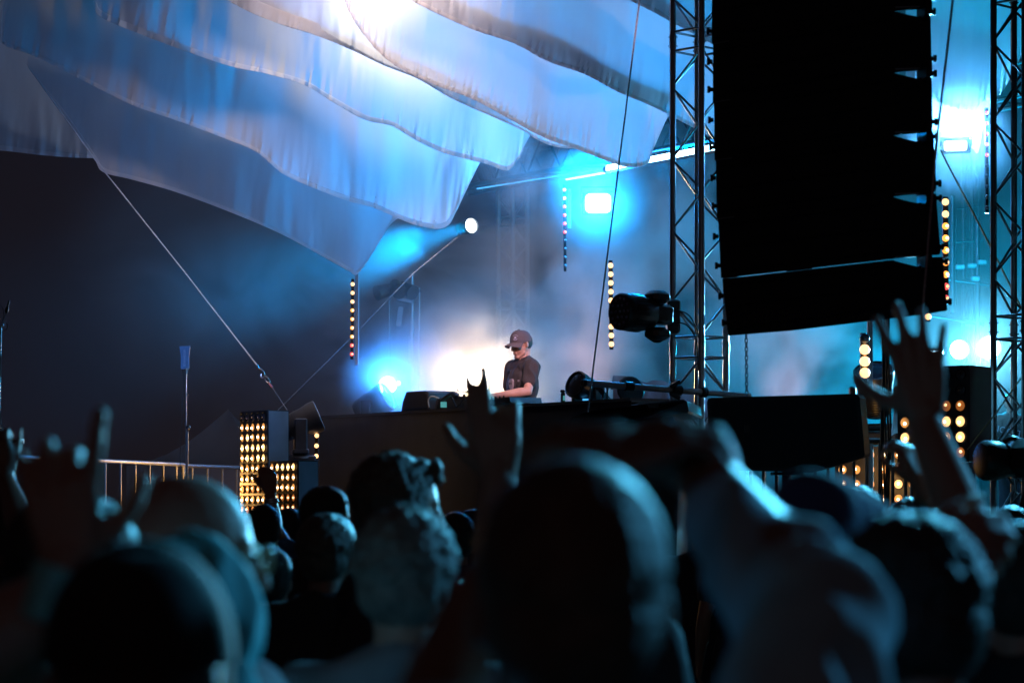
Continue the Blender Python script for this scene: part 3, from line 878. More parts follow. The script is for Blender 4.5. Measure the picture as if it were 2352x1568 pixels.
wash('glaring square blue-white wash lamp high above the performer', P(1373, 467, 23.6), M(62, 23.6), M(46, 23.6), LED_W, 0.0, 0.12, cells=(1, 1))
wash('glaring blue-white lamp just below the ragged right sail corner', P(2196, 336, 20.5), M(54, 20.5), M(24, 20.5), LED_W, -0.25, 0.1, cells=(1, 1))
wash('small bright blue-white lamp seen between the raised fingers', P(2079, 817, 22), M(14, 22), M(16, 22), LED_W, cells=(1, 1))
wash('wide bright blue-white lamp seen behind the raised palm', P(2138, 814, 22), M(38, 22), M(16, 22), LED_W, cells=(2, 1))
wash('warm white blinder glaring out of the smoke left of the performer', P(1088, 870, 23.9), 0.30, 0.24, LED_Y, cells=(2, 2))
def roundlamp(label, loc, r, d, m, sq=1.0):
    loc = Vector(loc); t = thing('par_lamp', label, 'stage light', loc, 'round par lamps')
    d = Vector(d).normalized()
    MB().lathe(loc, d, [(-0.22, r * 0.55), (-0.2, r * 0.8), (-0.05, r), (0.03, r * 1.06), (0.034, r * 1.0), (0.0, r * 0.97)], 28).build('housing', BLKMET, t)
    MB().lathe(loc, d, [(0.0, r * 0.97), (0.02, r * 0.7), (0.028, 0.002)], 28).build('lens', m, t)
    return t
roundlamp('round white lamp glowing alone below the blue sail end', P(1080, 519, 25), M(13.5, 25) * 1.25, (0.62, -1, 0.05), LED_S)
roundlamp('round cyan-white lamp cut by the slim hazy tower', P(2203, 803, 24), M(23, 24), (0, -1, 0.0), LED_C)
roundlamp('round cyan-white lamp cut by the right tower', P(2272, 798, 23.6), M(27, 23.6), (0, -1, 0.0), LED_C)
roundlamp('blue-white floor lamp glaring between the black moving light and the monitor wedge', P(890, 885, 23.65), M(21, 23.6), (0.1, -1, 0.25), LED_S)
# LED bars
def ledbar(label, A, B, h, m, n, lit):
    A = Vector(A); B = Vector(B); d = B - A; t = thing('led_bar', label, 'LED bar', A, 'LED bars under the roof')
    b = MB().tube([A + Vector((0, 0.05, 0)), B + Vector((0, 0.05, 0))], h * 0.75, 8); b.build('housing', BLKMET, t)
    cell = MB().box((0, 0, 0), (d.length / n * 0.86, 0.02, h), None, h * 0.2)
    me = bpy.data.meshes.new('led_cell'); me.from_pydata([tuple(v) for v in cell.v], [], cell.f); me.update(); me.materials.append(m)
    R = d.to_track_quat('X', 'Z').to_matrix().to_4x4()
    for i in range(n):
        q = A.lerp(B, (i + 0.5) / n)
        inst('led_cell', me, Matrix.Translation(q + Vector((0, -h * 0.8, 0))) @ R, t)
    return t
ledbar('blazing white-blue LED bar running behind the left truss tower', P(1392, 388, 23.2), P(1660, 336, 20.9), M(13, 22), LED_W, 26, True)
ledbar('dim blue dotted LED bar receding to the left from the blazing one', P(1096, 434, 27.2), P(1386, 388, 23.4), M(3.2, 25), LED_B, 48, False)
ledbar('thin lit blue bar below the blazing LED bar', P(1300, 413, 24.2), P(1404, 395, 23.4), M(3.5, 24), LED_C, 12, True)

# bulb strips
def strip(label, x, ys, Y, r_px, mats, x1=None, w=None, group='vertical strips of bulbs'):
    x1 = x if x1 is None else x1
    t = thing('bulb_strip', label, 'light strip', P(x, max(ys) + 12, Y), group)
    r = M(r_px, Y)
    hw = M(w or r_px * 0.75, Y)
    a = P(x, min(ys) - 12, Y + 0.06); b = P(x1, max(ys) + 12, Y + 0.06)
    MB().prism([a + Vector((-hw, 0, 0)), a + Vector((hw, 0, 0)), b + Vector((hw, 0, 0)), b + Vector((-hw, 0, 0))], (0, 0.05, 0)).build('rail', BLKMET, t, False)
    for i, y in enumerate(ys):
        xx = x + (x1 - x) * i / max(1, len(ys) - 1)
        m = mats[i] if isinstance(mats, list) else mats
        p = P(xx, y, Y)
        MB().lathe(p + Vector((0, 0.06, 0)), (0, -1, 0), [(0, r * 0.6), (0.02, r * 0.8), (0.035, r * 0.8)], 14).build('socket', BLKMET, t)
        bl = MB().ball(p, (r, r * 0.8, r), 14).build('bulb', m, t)
        if m in (DOT_A, DOT_R):
            MB().ball(p + Vector((r * 0.3, -r * 0.75, 0)), r * 0.42, 8).build('filament', DOT_H if m is DOT_A else DOT_W, t)
    return t
strip('string of orange bulbs left of the pole rig, under the lowest sail tip', 810, [652.6 + 20.05 * i for i in range(9)], 23.0, 4.4, [DOT_W if i < 3 else DOT_A for i in range(7)] + [DOT_R, DOT_R], 808)
strip('string of ten warm bulbs beside the slanting wire rope', 1402.5, [609.7 + 20.05 * i for i in range(10)], 22.6, 6.0, DOT_W, 1404.5)
strip('string of pink-red bulbs hanging beside the square wash lamp', 1296.5, [436 + 19.4 * i for i in range(10)], 23.4, 4.2, [DOT_R] * 6 + [DOT_O] * 4, 1298)
strip('short string of amber bulbs at the left end of the desk', 727.5, [1000 + 23.4 * i for i in range(6)], 20.9, 5.0, DOT_W, 725)
strip('string of orange bulbs just right of the speaker array', 2171.5, [464.0 + 27.7 * i for i in range(9)], 18.8, 8.0, [DOT_W] * 2 + [DOT_A] * 5 + [DOT_R] * 2, 2173)
strip('string of red bulbs hugging the right truss tower', 2266.8, [259.6 + 24.1 * i for i in range(10)], 20.3, 4.6, [DOT_R] * 5 + [DOT_O] * 5, 2267.6)
strip('three warm bulbs above the dark moving light on the right', 1986.0, [776, 802.6, 829.8, 856], 19.6, 12.0, [DOT_O, DOT_W, DOT_W, DOT_W], 1986.5, w=9)
strip('single warm bulb below the right corner of the speaker array', 2131.5, [727], 20.0, 7.5, DOT_W)
# tiny pilot lamp above floor wash
tag(MB().ball(P(915, 880, 22.2), M(5, 22), 14).build('pilot_lamp', DOT_W), 'tiny round pink-white lamp above the blue floor light', 'lamp')
# pale upright panels beside strips
tag(MB().box(P(1307, 480, 23.5), (M(9, 23.5), 0.05, M(92, 23.5)), None, 0.005).build('upright_panel', PALEP), 'narrow pale upright panel brightly lit beside the pink-red bulbs', 'panel')
tag(MB().box(P(820, 735, 23.3), (M(9, 23.3), 0.05, M(210, 23.3)), None, 0.005).build('upright_panel', PALEP), 'narrow pale upright panel beside the string of orange bulbs', 'panel')
tag(MB().box(P(1998, 815, 20.4), (M(12, 20.4), 0.05, M(160, 20.4)), None, 0.005).build('upright_panel', PALEP), 'narrow pale upright panel right of the three warm bulbs', 'panel')

# ------------------------------------------------------------------ blinder matrices
def lamp_mesh(nm, m, r):
    b = MB().lathe((0, 0, 0), (0, -1, 0), [(0.0, r), (0.012, r * 1.02), (0.014, r * 0.93), (0.004, r * 0.9)], 20, cap=False)
    me = bpy.data.meshes.new(nm); me.from_pydata([tuple(v) for v in b.v], [], b.f); me.update(); me.shade_smooth(); me.materials.append(m)
    return me
def disc_mesh(nm, m, r):
    b = MB().lathe((0, 0, 0), (0, -1, 0), [(0.004, r * 0.9), (0.009, r * 0.62), (0.0105, 0.001)], 20, cap=False)
    me = bpy.data.meshes.new(nm); me.from_pydata([tuple(v) for v in b.v], [], b.f); me.update(); me.shade_smooth(); me.materials.append(m)
    return me
def bulb_mesh(nm, m, r):
    b = MB().ball((0, -0.014, 0), (r * 0.27, r * 0.25, r * 0.27), 10)
    me = bpy.data.meshes.new(nm); me.from_pydata([tuple(v) for v in b.v], [], b.f); me.update(); me.shade_smooth(); me.materials.append(m)
    return me
def matrix(label, corner, ang, cols, nrow, pitch, r, depth, rowstate, ztop, group='lamp matrix panels', skip=None, jit=0.35):
    """corner: nearest vertical edge (x,y); the lit face runs to the left and away at angle ang"""
    corner = Vector((corner[0], corner[1], 0))
    fl = Vector((-math.cos(ang), math.sin(ang), 0))      # along face, away from corner
    sd = Vector((math.sin(ang), math.cos(ang), 0))       # along side
    nrm = -sd                                            # face normal (towards the audience)
    W = cols * pitch + 0.02; Hh = nrow * pitch + 0.02
    t = thing('lamp_matrix', label, 'light panel', (corner.x, corner.y, ztop - Hh), group)
    pts = [corner, corner + fl * W, corner + fl * W + sd * depth, corner + sd * depth]
    zb = ztop - Hh
    MB().prism([Vector((p.x, p.y, zb)) for p in pts], (0, 0, Hh)).build('case', mat('matrix_case', (0.05, 0.05, 0.055), 0.5), t, False)
    q = [corner + sd * 0.008 - fl * 0.004, corner + sd * (depth - 0.008) - fl * 0.004]
    pp = [Vector((q[0].x, q[0].y, zb + .008)), Vector((q[1].x, q[1].y, zb + .008)), Vector((q[1].x, q[1].y, ztop - .008)), Vector((q[0].x, q[0].y, ztop - .008))]
    MB().prism(pp, fl * 0.003).build('side_cover', PALEP, t, False)
    rz = Matrix.Rotation(math.atan2(nrm.y, nrm.x) + math.pi / 2, 4, 'Z')
    rim = lamp_mesh('rim', BLKMET, r)
    mk = {'b': (disc_mesh('reflector', LAMP_B, r), bulb_mesh('bulb', BULB_B, r)), 'm': (disc_mesh('reflector', LAMP_M, r), bulb_mesh('bulb', BULB_B, r)),
          'd': (disc_mesh('reflector', LAMP_D, r), bulb_mesh('bulb', BULB_D, r)), 'o': (disc_mesh('reflector', GLASSO, r), bulb_mesh('bulb', GLASSO, r))}
    rnd = random.Random(len(label))
    for j in range(nrow):
        for i in range(cols):
            st = rowstate[j]
            if st in 'bm' and rnd.random() < jit: st = rnd.choice('bmm')
            c = corner + fl * (0.01 + pitch * (i + 0.5)) + nrm * 0.002
            mt = Matrix.Translation((c.x, c.y, ztop - 0.01 - pitch * (j + 0.5))) @ rz
            lo = inst('lamp', rim, mt, t)
            inst('reflector', mk[st][0], mt, lo)
            inst('bulb', mk[st][1], mt @ Matrix.Translation((rnd.uniform(-.25, .25) * r, 0, rnd.uniform(-.2, .2) * r)), lo)
    return t
ang = math.radians(53)
c1 = P(615, 940, 20.5)
pitch = M(23.6, 20.7)
matrix('tall amber lamp matrix left of the stage with its top row unlit', (c1.x, c1.y), ang, 5, 10, pitch, pitch * 0.41, 0.21, 'ommbbmmdmd', P(0, 941, 20.5).z)
c2 = P(684, 1057, 19.9)
matrix('lower amber lamp matrix standing right of the tall one', (c2.x, c2.y), ang, 5, 6, M(23.4, 20), M(23.4, 20) * 0.41, 0.20, 'bmmddm', P(0, 1057, 19.9).z)
c3 = P(2226, 837, 17.9)
matrix('tall right lamp matrix with two unlit rows above glowing ones', (c3.x, c3.y), math.radians(38), 5, 6, M(35.5, 18.1), M(35.5, 18.1) * 0.37, 0.36, 'oodbbd', P(0, 838, 17.9).z)
c4 = P(2215, 1022, 20.4)
matrix('low wide amber lamp matrix glowing through the right barrier', (c4.x, c4.y), math.radians(28), 9, 5, M(34, 20.6), M(34, 20.6) * 0.33, 0.3, 'mmmmm', P(0, 1022, 20.4).z)

# ------------------------------------------------------------------ barriers
def barrier(label, A, B, zb, zt, n, r, m, rr=0.017, name='barrier', group='crowd barriers beside the stage'):
    A = Vector(A); B = Vector(B)
    t = thing(name, label, 'barrier', (A.x, A.y, zb), group)
    for z in (zt, zb + 0.08):
        rod('rail', (A.x, A.y, z), (B.x, B.y, z), rr, m, t, 12)
    for i in range(n):
        q = A.lerp(B, (i + 0.5) / n)
        rod('bar', (q.x, q.y, zb + 0.08), (q.x, q.y, zt - rr * 0.5), r, m, t, 8)
    for q in (A, B): rod('post', (q.x, q.y, zb), (q.x, q.y, zt), rr, m, t, 10)
    return t
a, b = P(-60, 1044.5, 17.4), P(421, 1068, 21.5)
barrier('steel crowd barrier at the left edge of the photo', (a.x, a.y, 0), (b.x, b.y, 0), 0.98, a.z, 13, 0.0095, GALV)
a, b = P(424, 1068, 21.6), P(560, 1074, 22.9)
barrier('short amber-lit crowd barrier touching the tall lamp matrix', (a.x, a.y, 0), (b.x, b.y, 0), 0.98, b.z, 4, 0.0095, GALV)
a, b = P(1650, 1018, 18.3), P(2095, 1013, 18.3)
g = MB().box((M(1870 - CX, 18.3), 18.3, 0.5), (1.9, 0.6, 1.0)); tag(g.build('side_platform', BLACK, None, False), kind='structure')
barrier('dark crowd barrier in front of the smoke and the low amber matrix', (a.x, a.y, 0), (b.x, b.y, 0), 1.02, b.z, 15, 0.013, DALU)

# tent beyond the left barrier
tn = thing('tent', 'pale pointed event tent faintly lit behind the left barrier', 'tent', P(525, HY, 30) - Vector((0, 0, ZC)))
ap = P(524, 940, 31.5)
base = [P(290, 1066, 29.5), P(640, 1050, 29.0), P(720, 1050, 34), P(400, 1050, 34.5)]
zb = P(290, 1070, 30).z
base = [Vector((q.x, q.y, zb)) for q in base]
g = MB()
for i in range(4):
    A_, B_ = base[i], base[(i + 1) % 4]
    n = 8; rowsv = []
    for j in range(n + 1):
        s = j / n
        sag = 0.28 * math.sin(math.pi * s) * (1 - 0.3 * s)
        row = []
        for k in range(n + 1):
            u = k / n
            q = (A_.lerp(B_, u)).lerp(ap, s)
            q = q - Vector((0, 0, sag * (0.6 + 0.4 * math.sin(math.pi * u))))
            row.append(q)
        rowsv.append(row)
    bi = len(g.v)
    for row in rowsv: g.v += row
    for j in range(n):
        for k in range(n):
            a_ = bi + j * (n + 1) + k
            g.f.append((a_, a_ + 1, a_ + n + 2, a_ + n + 1))
g.build('roof', TENTM, tn)
g = MB()
for i in range(4):
    A_, B_ = base[i], base[(i + 1) % 4]
    g.add([A_, B_, Vector((B_.x, B_.y, 0)), Vector((A_.x, A_.y, 0))], [(0, 1, 2, 3)])
g.build('wall', TENTM, tn, False)

# antenna on stand
t = thing('antenna_stand', 'thin stand with a paddle antenna rising behind the left barrier', 'antenna', P(426, HY, 20.4) - Vector((0, 0, ZC - 0.96)))
Ya = 20.4
pts = [P(412, 795, Ya), P(437, 794, Ya), P(434, 820, Ya), P(434.5, 847, Ya), P(415, 847, Ya), (P(415.5, 820, Ya))]
MB().prism(pts, (0, 0.012, 0)).build('paddle', mat('antenna_plastic', (0.10, 0.17, 0.26), 0.55), t, False)
text_obj('lettering', 'SENNHEISER', 0.026, frame((0, 0, 1), (0, -1, 0), P(424, 822, Ya) + Vector((0, -0.0016, 0))), mat('grey_lettering', (0.4, 0.42, 0.5), 0.6), t, 0.001)
rod('pole', P(427.5, 1180, Ya), P(427.5, 846, Ya), 0.006, STEEL, t)
rod('pole', P(430, 1180, Ya), P(431, 990, Ya), 0.008, STEEL, t)
MB().ball(P(431.5, 905, Ya), 0.012, 8).build('knob', BLKPLA, t)
MB().ball(P(432, 981, Ya), 0.02, 10).build('knob', BLKPLA, t)
MB().tube(curve_pts([P(419, 848, Ya), P(421, 870, Ya), P(419, 930, Ya), P(418, 970, Ya), P(414, 1060, Ya), P(416, 1180, Ya)], 6), 0.003, 6).build('cable', RUBBER, t)
for a in (0, 2.1, 4.2):
    p0 = P(429, 1150, Ya)
    rod('leg', (p0.x, p0.y, p0.z), (p0.x + 0.3 * math.cos(a), p0.y + 0.3 * math.sin(a), 0.965), 0.008, STEEL, t)

# microphone boom stand at left edge
Ym = 18.0
t = thing('microphone_stand', 'lit microphone boom and hanging cable at the left edge of the photo', 'microphone stand', P(-4, HY, Ym) - Vector((0, 0, ZC - 0.97)))
MB().tube([P(4, 742, Ym), P(15, 716, Ym)], 0.004, 7).build('boom', STEEL, t)
MB().lathe(P(14, 719, Ym), P(21, 690, Ym) - P(14, 719, Ym), [(0, 0.004), (0.01, 0.014), (0.035, 0.014), (0.05, 0.007), (0.095, 0.006)], 12).build('microphone', BLKMET, t)
MB().ball(P(5, 746, Ym), 0.012, 8).build('clutch', STEEL, t)
MB().tube(curve_pts([P(13, 742, Ym), P(18, 748, Ym), P(15, 757, Ym), P(9, 757, Ym)], 5), 0.004, 6).build('hook', STEEL, t)
MB().tube(curve_pts([P(-6, 690, Ym), P(8, 712, Ym), P(6, 735, Ym)], 5), 0.0025, 6).build('cable', RUBBER, t)
MB().tube(curve_pts([P(0, 800, Ym), P(2, 830, Ym), P(-1, 930, Ym), P(4, 975, Ym), P(14, 1006, Ym), P(28, 1030, Ym), P(38, 1055, Ym), P(48, 1115, Ym), P(50, 1160, Ym)], 8), 0.0045, 6).build('cable', mat('pale_cable', (0.5, 0.5, 0.5), 0.4), t)
rod('pole', P(-6, 1200, Ym), P(2, 748, Ym), 0.007, STEEL, t)
rod('cross_bar', P(-80, 1009, Ym), P(55, 1013, Ym), 0.018, GALV, t, 12)

# ------------------------------------------------------------------ desk and things on it
dkA, dkB = P(735, 955, 23.5), P(1450, 913.3, 19.52)
zt = 2.587
dv = (dkB - dkA); dv.z = 0; dv.normalize(); dn = Vector((-dv.y, dv.x, 0))
dk = thing('dj_desk', 'long black-fronted desk in front of the performer, running towards the right', 'desk', (dkA.x, dkA.y, STAGE_Z))
def dkp(x, off=0.0, z=zt):
    """point on desk top edge under photo column x"""
    k = (x - CX) / F
    # intersect X = k*Y with the desk line
    s = (k * dkA.y - dkA.x) / (dv.x - k * dv.y)
    return dkA + dv * s + dn * off + Vector((0, 0, z - dkA.z))
A0 = Vector((dkA.x, dkA.y, 0)); B0 = Vector((dkB.x, dkB.y, 0))
nseg = 60; L = (B0 - A0).length
g = MB()
vt = []; vb = []
for i in range(nseg + 1):
    q = A0 + (B0 - A0) * (i / nseg)
    off = 0.006 * math.sin(i * 1.9) + 0.01 * math.sin(i * 0.53)
    vt.append(Vector((q.x, q.y, zt - 0.022))); vb.append(Vector((q.x, q.y, STAGE_Z + 0.002)) - dn * (0.02 + off))
g.v = vt + vb
for i in range(nseg): g.f.append((i, i + 1, i + nseg + 2, i + nseg + 1))
g.build('front_cloth', mat('desk_cloth', (0.02, 0.022, 0.028), 0.85, var=0.15, bump=0.2, bscale=60), dk)
MB().prism([A0 - dn * 0.012 + Vector((0, 0, zt - 0.02)), B0 - dn * 0.012 + Vector((0, 0, zt - 0.02)), B0 + dn * 0.55 + Vector((0, 0, zt - 0.02)), A0 + dn * 0.55 + Vector((0, 0, zt - 0.02))], (0, 0, 0.02)).build('desktop', BLACK, dk, False)
MB().prism([A0 + Vector((0, 0, STAGE_Z)), A0 + dn * 0.5 + Vector((0, 0, STAGE_Z)), A0 + dn * 0.5 + Vector((0, 0, zt - 0.021)), A0 + Vector((0, 0, zt - 0.021))], dv * 0.03).build('end_panel', BLACK, dk, False)
# monitor wedges on the desk
def wedge(label, x0, x1, h, prof, Yoff=0.1, m=BLKPLA):
    q0 = dkp(x0, Yoff); q1 = dkp(x1, Yoff)
    t = thing('monitor_wedge', label, 'monitor speaker', q0, 'monitor wedges on the desk')
    d = q1 - q0
    pts = [q0 + d * u + Vector((0, 0, 0.001 + h * v)) for u, v in prof]
    MB().prism(pts, dn * 0.34).build('cabinet', m, t, False)
    pts2 = [(q0 + q1) / 2 + ((q0 + d * u + Vector((0, 0, 0.001 + h * v))) - (q0 + q1) / 2 - Vector((0, 0, h / 2))) * 0.86 + Vector((0, 0, h / 2)) - dn * 0.006 for u, v in prof]
    MB().prism(pts2, dn * 0.005).build('grille', GRILLE, t, False)
    return t
wedge('dark grey monitor wedge right of the blue floor light', 905, 970, M(46, 22), [(0, 0), (1, 0), (0.97, 0.86), (0.86, 0.99), (0.18, 1.0), (0.06, 0.55)], 0.08, mat('wedge_grey', (0.05, 0.05, 0.065), 0.5))
wedge('low grey equipment case between the monitor wedge and the clamp lamp', 968, 1062, M(32, 22), [(0, 0), (1, 0), (1, 0.72), (0.72, 0.86), (0.34, 1.0), (0.06, 0.8)], 0.14, mat('wedge_grey', (0.05, 0.05, 0.065), 0.5))
# clamp-arm phone holder
t = thing('clamp_arm', 'small articulated clamp arm with a teal-lit screen on the desk', 'clamp arm', dkp(1030, 0.1), None)
def D(x, y, off=0.1):
    q = dkp(x, off); q.z = ZC + (HY - y) * q.y / F
    q.x = (x - CX) * q.y / F
    return q
MB().tube(curve_pts([D(986, 935), D(984, 918), D(992, 910), D(1008, 914)], 6), 0.006, 7).build('cable', mat('white_cable', (0.6, 0.6, 0.6), 0.4), t)
MB().box(D(1019, 929), (0.055, 0.02, 0.05)).build('screen', SCREENT, t, False)
MB().tube([D(1015, 920), D(1030, 908), D(1040, 904), D(1048, 912)], 0.022, 8).build('grip', BLKPLA, t)
MB().tube([D(1048, 918), D(1068, 911)], 0.007, 8).build('arm', BLKMET, t)
MB().tube([D(1066, 914), D(1050, 934)], 0.007, 8).build('arm', BLKMET, t)
MB().tube([D(1036, 912), D(1048, 936)], 0.011, 8).build('arm', BLKMET, t)
MB().tube([D(1066, 906), D(1068, 920)], 0.012, 8).build('clamp', BLKMET, t)
# mixer / turntable tilt under his hands
t = thing('dj_mixer', 'low dark mixer on the desk under the performer hands', 'mixer', dkp(1120, 0.1))
pts = [D(1096, 932, 0.12), D(1172, 924, 0.12), D(1170, 911, 0.12), D(1108, 921, 0.12)]
MB().prism(pts, dn * 0.34).build('casing', BLKPLA, t, False)
for k in range(6):
    q = D(1112 + 9 * k, 918.5 - 1.3 * k, 0.18)
    MB().lathe(q, (0, 0, 1), [(-0.01, 0.008), (0.014, 0.007)], 10).build('knob', BLKPLA, t)
t = thing('action_camera', 'tiny gimbal camera standing on the desk', 'camera', dkp(1293, 0.1))
MB().box(D(1293, 913), (0.036, 0.03, 0.085), None, 0.006).build('grip', BLKPLA, t)
MB().box(D(1295.5, 914) + Vector((0, -0.017, 0)), (0.018, 0.004, 0.04)).build('screen', SCREENT, t, False)
MB().tube([D(1292, 904), D(1294, 900)], 0.009, 8).build('arm', BLKPLA, t)
MB().ball(D(1292, 898), (0.022, 0.02, 0.014), 12).build('camera_head', BLKPLA, t)
MB().tube([D(1290, 899) , D(1290, 899) + Vector((-0.002, -0.03, 0))], 0.009, 10).build('lens', GLASSD, t)
t = thing('laptop_rig', 'cluster of cables, screens and clamps behind the horizontal pipe', 'equipment stand', dkp(1400, 0.3))
Yr = 20.0
MB().box(P(1346, 920, Yr + .5), (M(16, Yr), 0.02, M(9, Yr))).build('screen', SCREEN, t, False)
for (x0, y0, x1, y1, r, m) in [(1388, 875, 1380, 945, .012, GALV), (1396, 880, 1392, 950, .012, GALV), (1432, 905, 1432, 945, .03, BLKPLA), (1424, 905, 1424, 935, .004, ALU), (1441, 905, 1441, 935, .004, ALU), (1362, 930, 1362, 952, .006, ALU), (1418, 898, 1446, 898, .03, BLKPLA)]:
    rod('post', P(x0, y0, Yr), P(x1, y1, Yr), r, m, t)
for k in range(4):
    MB().tube(curve_pts([P(1372 + 3 * k, 892, Yr), P(1390 + k * 2, 918 - k * 3, Yr - .02), P(1404 + k * 6, 938, Yr)], 6), 0.005, 6).build('cable', RUBBER, t)
MB().ball(P(1441, 884, Yr - .1), 0.006, 6).build('status_lamp', LED_G, t)
MB().ball(P(1441, 889, Yr - .1), 0.006, 6).build('status_lamp', LED_RD, t)
MB().box(P(1374, 888, Yr), (0.05, .05, .06), None, .008).build('connector_box', BLKPLA, t)
MB().lathe(P(1436, 905, Yr), (0.3, -1, 0.2), [(0, .06), (.1, .1), (.14, .12), (.15, .11)], 20).build('fan_housing', BLKPLA, t)
# covered equipment beyond, catching lavender light
t = thing('covered_equipment', 'equipment under a pale fabric cover behind the horizontal pipe', 'equipment cover', P(1480, 930, 21.4))
g = MB()
out = [(1408, 862), (1440, 864), (1466, 872), (1484, 878), (1500, 873), (1528, 876), (1560, 892), (1600, 902), (1640, 930)]
nu = 60; rs = resample(out, nu)
for j in range(14):
    for i in range(nu):
        x = rs[i].x; y = rs[i].y + (1010 - rs[i].y) * (j / 13) ** 1.2
        dd = 0.05 * noise.noise(Vector((x / 22, y / 60, 2))) + 0.16 * (1 - j / 13) ** 2
        g.v.append(P(x, y, 21.3 + dd))
for j in range(13):
    for i in range(nu - 1):
        a_ = j * nu + i; g.f.append((a_, a_ + 1, a_ + 1 + nu, a_ + nu))
for i in range(nu):
    p = g.v[i]; g.v.append(p + Vector((0, 0.5, -0.1)))
bi = 14 * nu
for i in range(nu - 1): g.f.append((i + 1, i, bi + i, bi + i + 1))
g.build('cover', mat('grey_cover_fabric', (0.20, 0.17, 0.20), 0.8, var=0.2, bump=0.3, bscale=30), t)

# horizontal pipe with clamps
t = thing('scaffold_pipe', 'long horizontal scaffold pipe clamped to the left truss tower', 'pipe', P(1340, 882, 18.2))
pa, pb = P(1337, 879, 18.1), P(1722, 909, 18.9)
rod('pipe', pa, pb, 0.0245, GALV, t, 18)
ax = (pb - pa).normalized()
for s, rr_, ln in ((0.0, 0.03, 0.03), (0.245, 0.037, 0.075), (0.70, 0.04, 0.05), (0.52, 0.042, 0.09)):
    q = pa.lerp(pb, s)
    MB().lathe(q, ax, [(0, rr_ - .008), (0.004, rr_), (ln - .004, rr_), (ln, rr_ - .008)], 16).build('clamp', BLKMET, t)
q = pa.lerp(pb, 0.52)
for dz in (-1, 1):
    MB().box(q + Vector((0.03, -0.01, dz * 0.045)), (0.09, 0.05, 0.035), Matrix.Rotation(-0.5 * dz, 3, 'Y'), 0.008).build('clamp_jaw', BLKMET, t)

# flight case with tilted lid
t = thing('flight_case', 'long black case with a tilted lid standing in front of the desk', 'flight case', P(1450, HY, 18.0) - Vector((0, 0, ZC)))
Yf = 17.7
lid = [P(1308, 965, Yf + .2), P(1312, 958, Yf + .2), P(1345, 946, Yf + .1), P(1396, 937, Yf), P(1570, 917, Yf), P(1577, 921, Yf), P(1582, 943, Yf), P(1579, 948, Yf), P(1480, 960, Yf), P(1392, 974, Yf), P(1312, 986, Yf + .2)]
MB().prism(lid, (0.15, 0.6, -0.02)).build('lid', BLACK, t, False)
MB().prism([P(1312, 990, Yf + .25), P(1400, 977, Yf + .05), P(1545, 956, Yf + .05), P(1560, 1000, Yf + .05)] + [Vector((M(1545 - CX, Yf), Yf + .05, 0.0)), Vector((M(1330 - CX, Yf), Yf + .2, 0.0))], (0.12, 0.55, 0)).build('body', BLACK, t, False)
MB().box(P(1500, 931, Yf - .001), (0.075, 0.01, 0.035)).build('latch', BLKMET, t, False)

# side fill speaker on stand
t = thing('side_fill_speaker', 'black rounded loudspeaker on a pole in front of the dark barrier', 'loudspeaker', P(1805, HY, 16.2) - Vector((0, 0, ZC)))
Ys = 16.0
sp = [(1624, 924), (1626, 916), (1634, 913), (1960, 904), (1970, 906), (1975, 914), (1986, 1044), (1983, 1050), (1945, 1062), (1872, 1083), (1862, 1085), (1770, 1082), (1700, 1080), (1690, 1076), (1634, 1030), (1630, 1020)]
MB().prism([P(x, y, Ys) for x, y in sp], (0.1, 0.42, 0.015)).build('cabinet', BLACK, t, False)
cxm, cym = 1800, 992
MB().prism([P(cxm + (x - cxm) * 0.95, cym + (y - cym) * 0.90, Ys - 0.004) for x, y in sp], (0, 0.003, 0)).build('grille', GRILLE, t, False)
MB().box(P(1716, 983, Ys - .008), (0.035, 0.006, 0.045)).build('badge', BLKPLA, t, False)
p0 = P(1804, 1083, Ys + .2)
rod('pole', (p0.x, p0.y, 0.02), p0, 0.024, BLKMET, t, 14)
MB().box((p0.x, p0.y, p0.z - 0.012), (0.18, 0.18, 0.02)).build('mounting_plate', BLKMET, t, False)
MB().tube([(p0.x + 0.02, p0.y, p0.z - 0.17), (p0.x + 0.08, p0.y, p0.z - 0.17)], 0.01, 8).build('locking_knob', BLKPLA, t)
for a in (0.3, 2.4, 4.5):
    rod('leg', (p0.x, p0.y, 0.75), (p0.x + 0.5 * math.cos(a), p0.y + 0.5 * math.sin(a), 0.02), 0.012, BLKMET, t)

# hanging cable bundle / strap at x=2033
t = thing('cable_loom', 'thick dark cable bundle hanging straight down beside the raised hand', 'cable bundle', P(2034, HY, 17.0))
for k in range(5):
    pts = [P(2026 + 4.2 * k + 2.5 * math.sin(y / 60 + k), y, 17.0 + 0.02 * math.cos(k * 2 + y / 90)) for y in np.linspace(700, 1330, 22)]
    MB().tube(pts, 0.0085, 7).build('cable', mat('reddish_cable', (0.035, 0.02, 0.022), 0.6), t)
t2 = thing('right_lectern', 'cyan-lit slanted panel and shelf edge right of the cable bundle', 'equipment stand', P(2060, 1010, 19.0))
MB().prism([P(1990, 1004, 19.4), P(2094, 1010, 19.4), P(2094, 1016, 19.4), P(1990, 1011, 19.4)], (0, 0.4, 0)).build('shelf', GALV, t2, False)
MB().prism([P(2048, 1000, 19.7), P(2074, 985, 19.7), P(2074, 905, 19.7), P(2056, 935, 19.7)], (0, 0.05, 0)).build('panel', PALEP, t2, False)
rod('post', P(2000, 1016, 19.6), P(2000, 1240, 19.6), 0.02, GALV, t2)

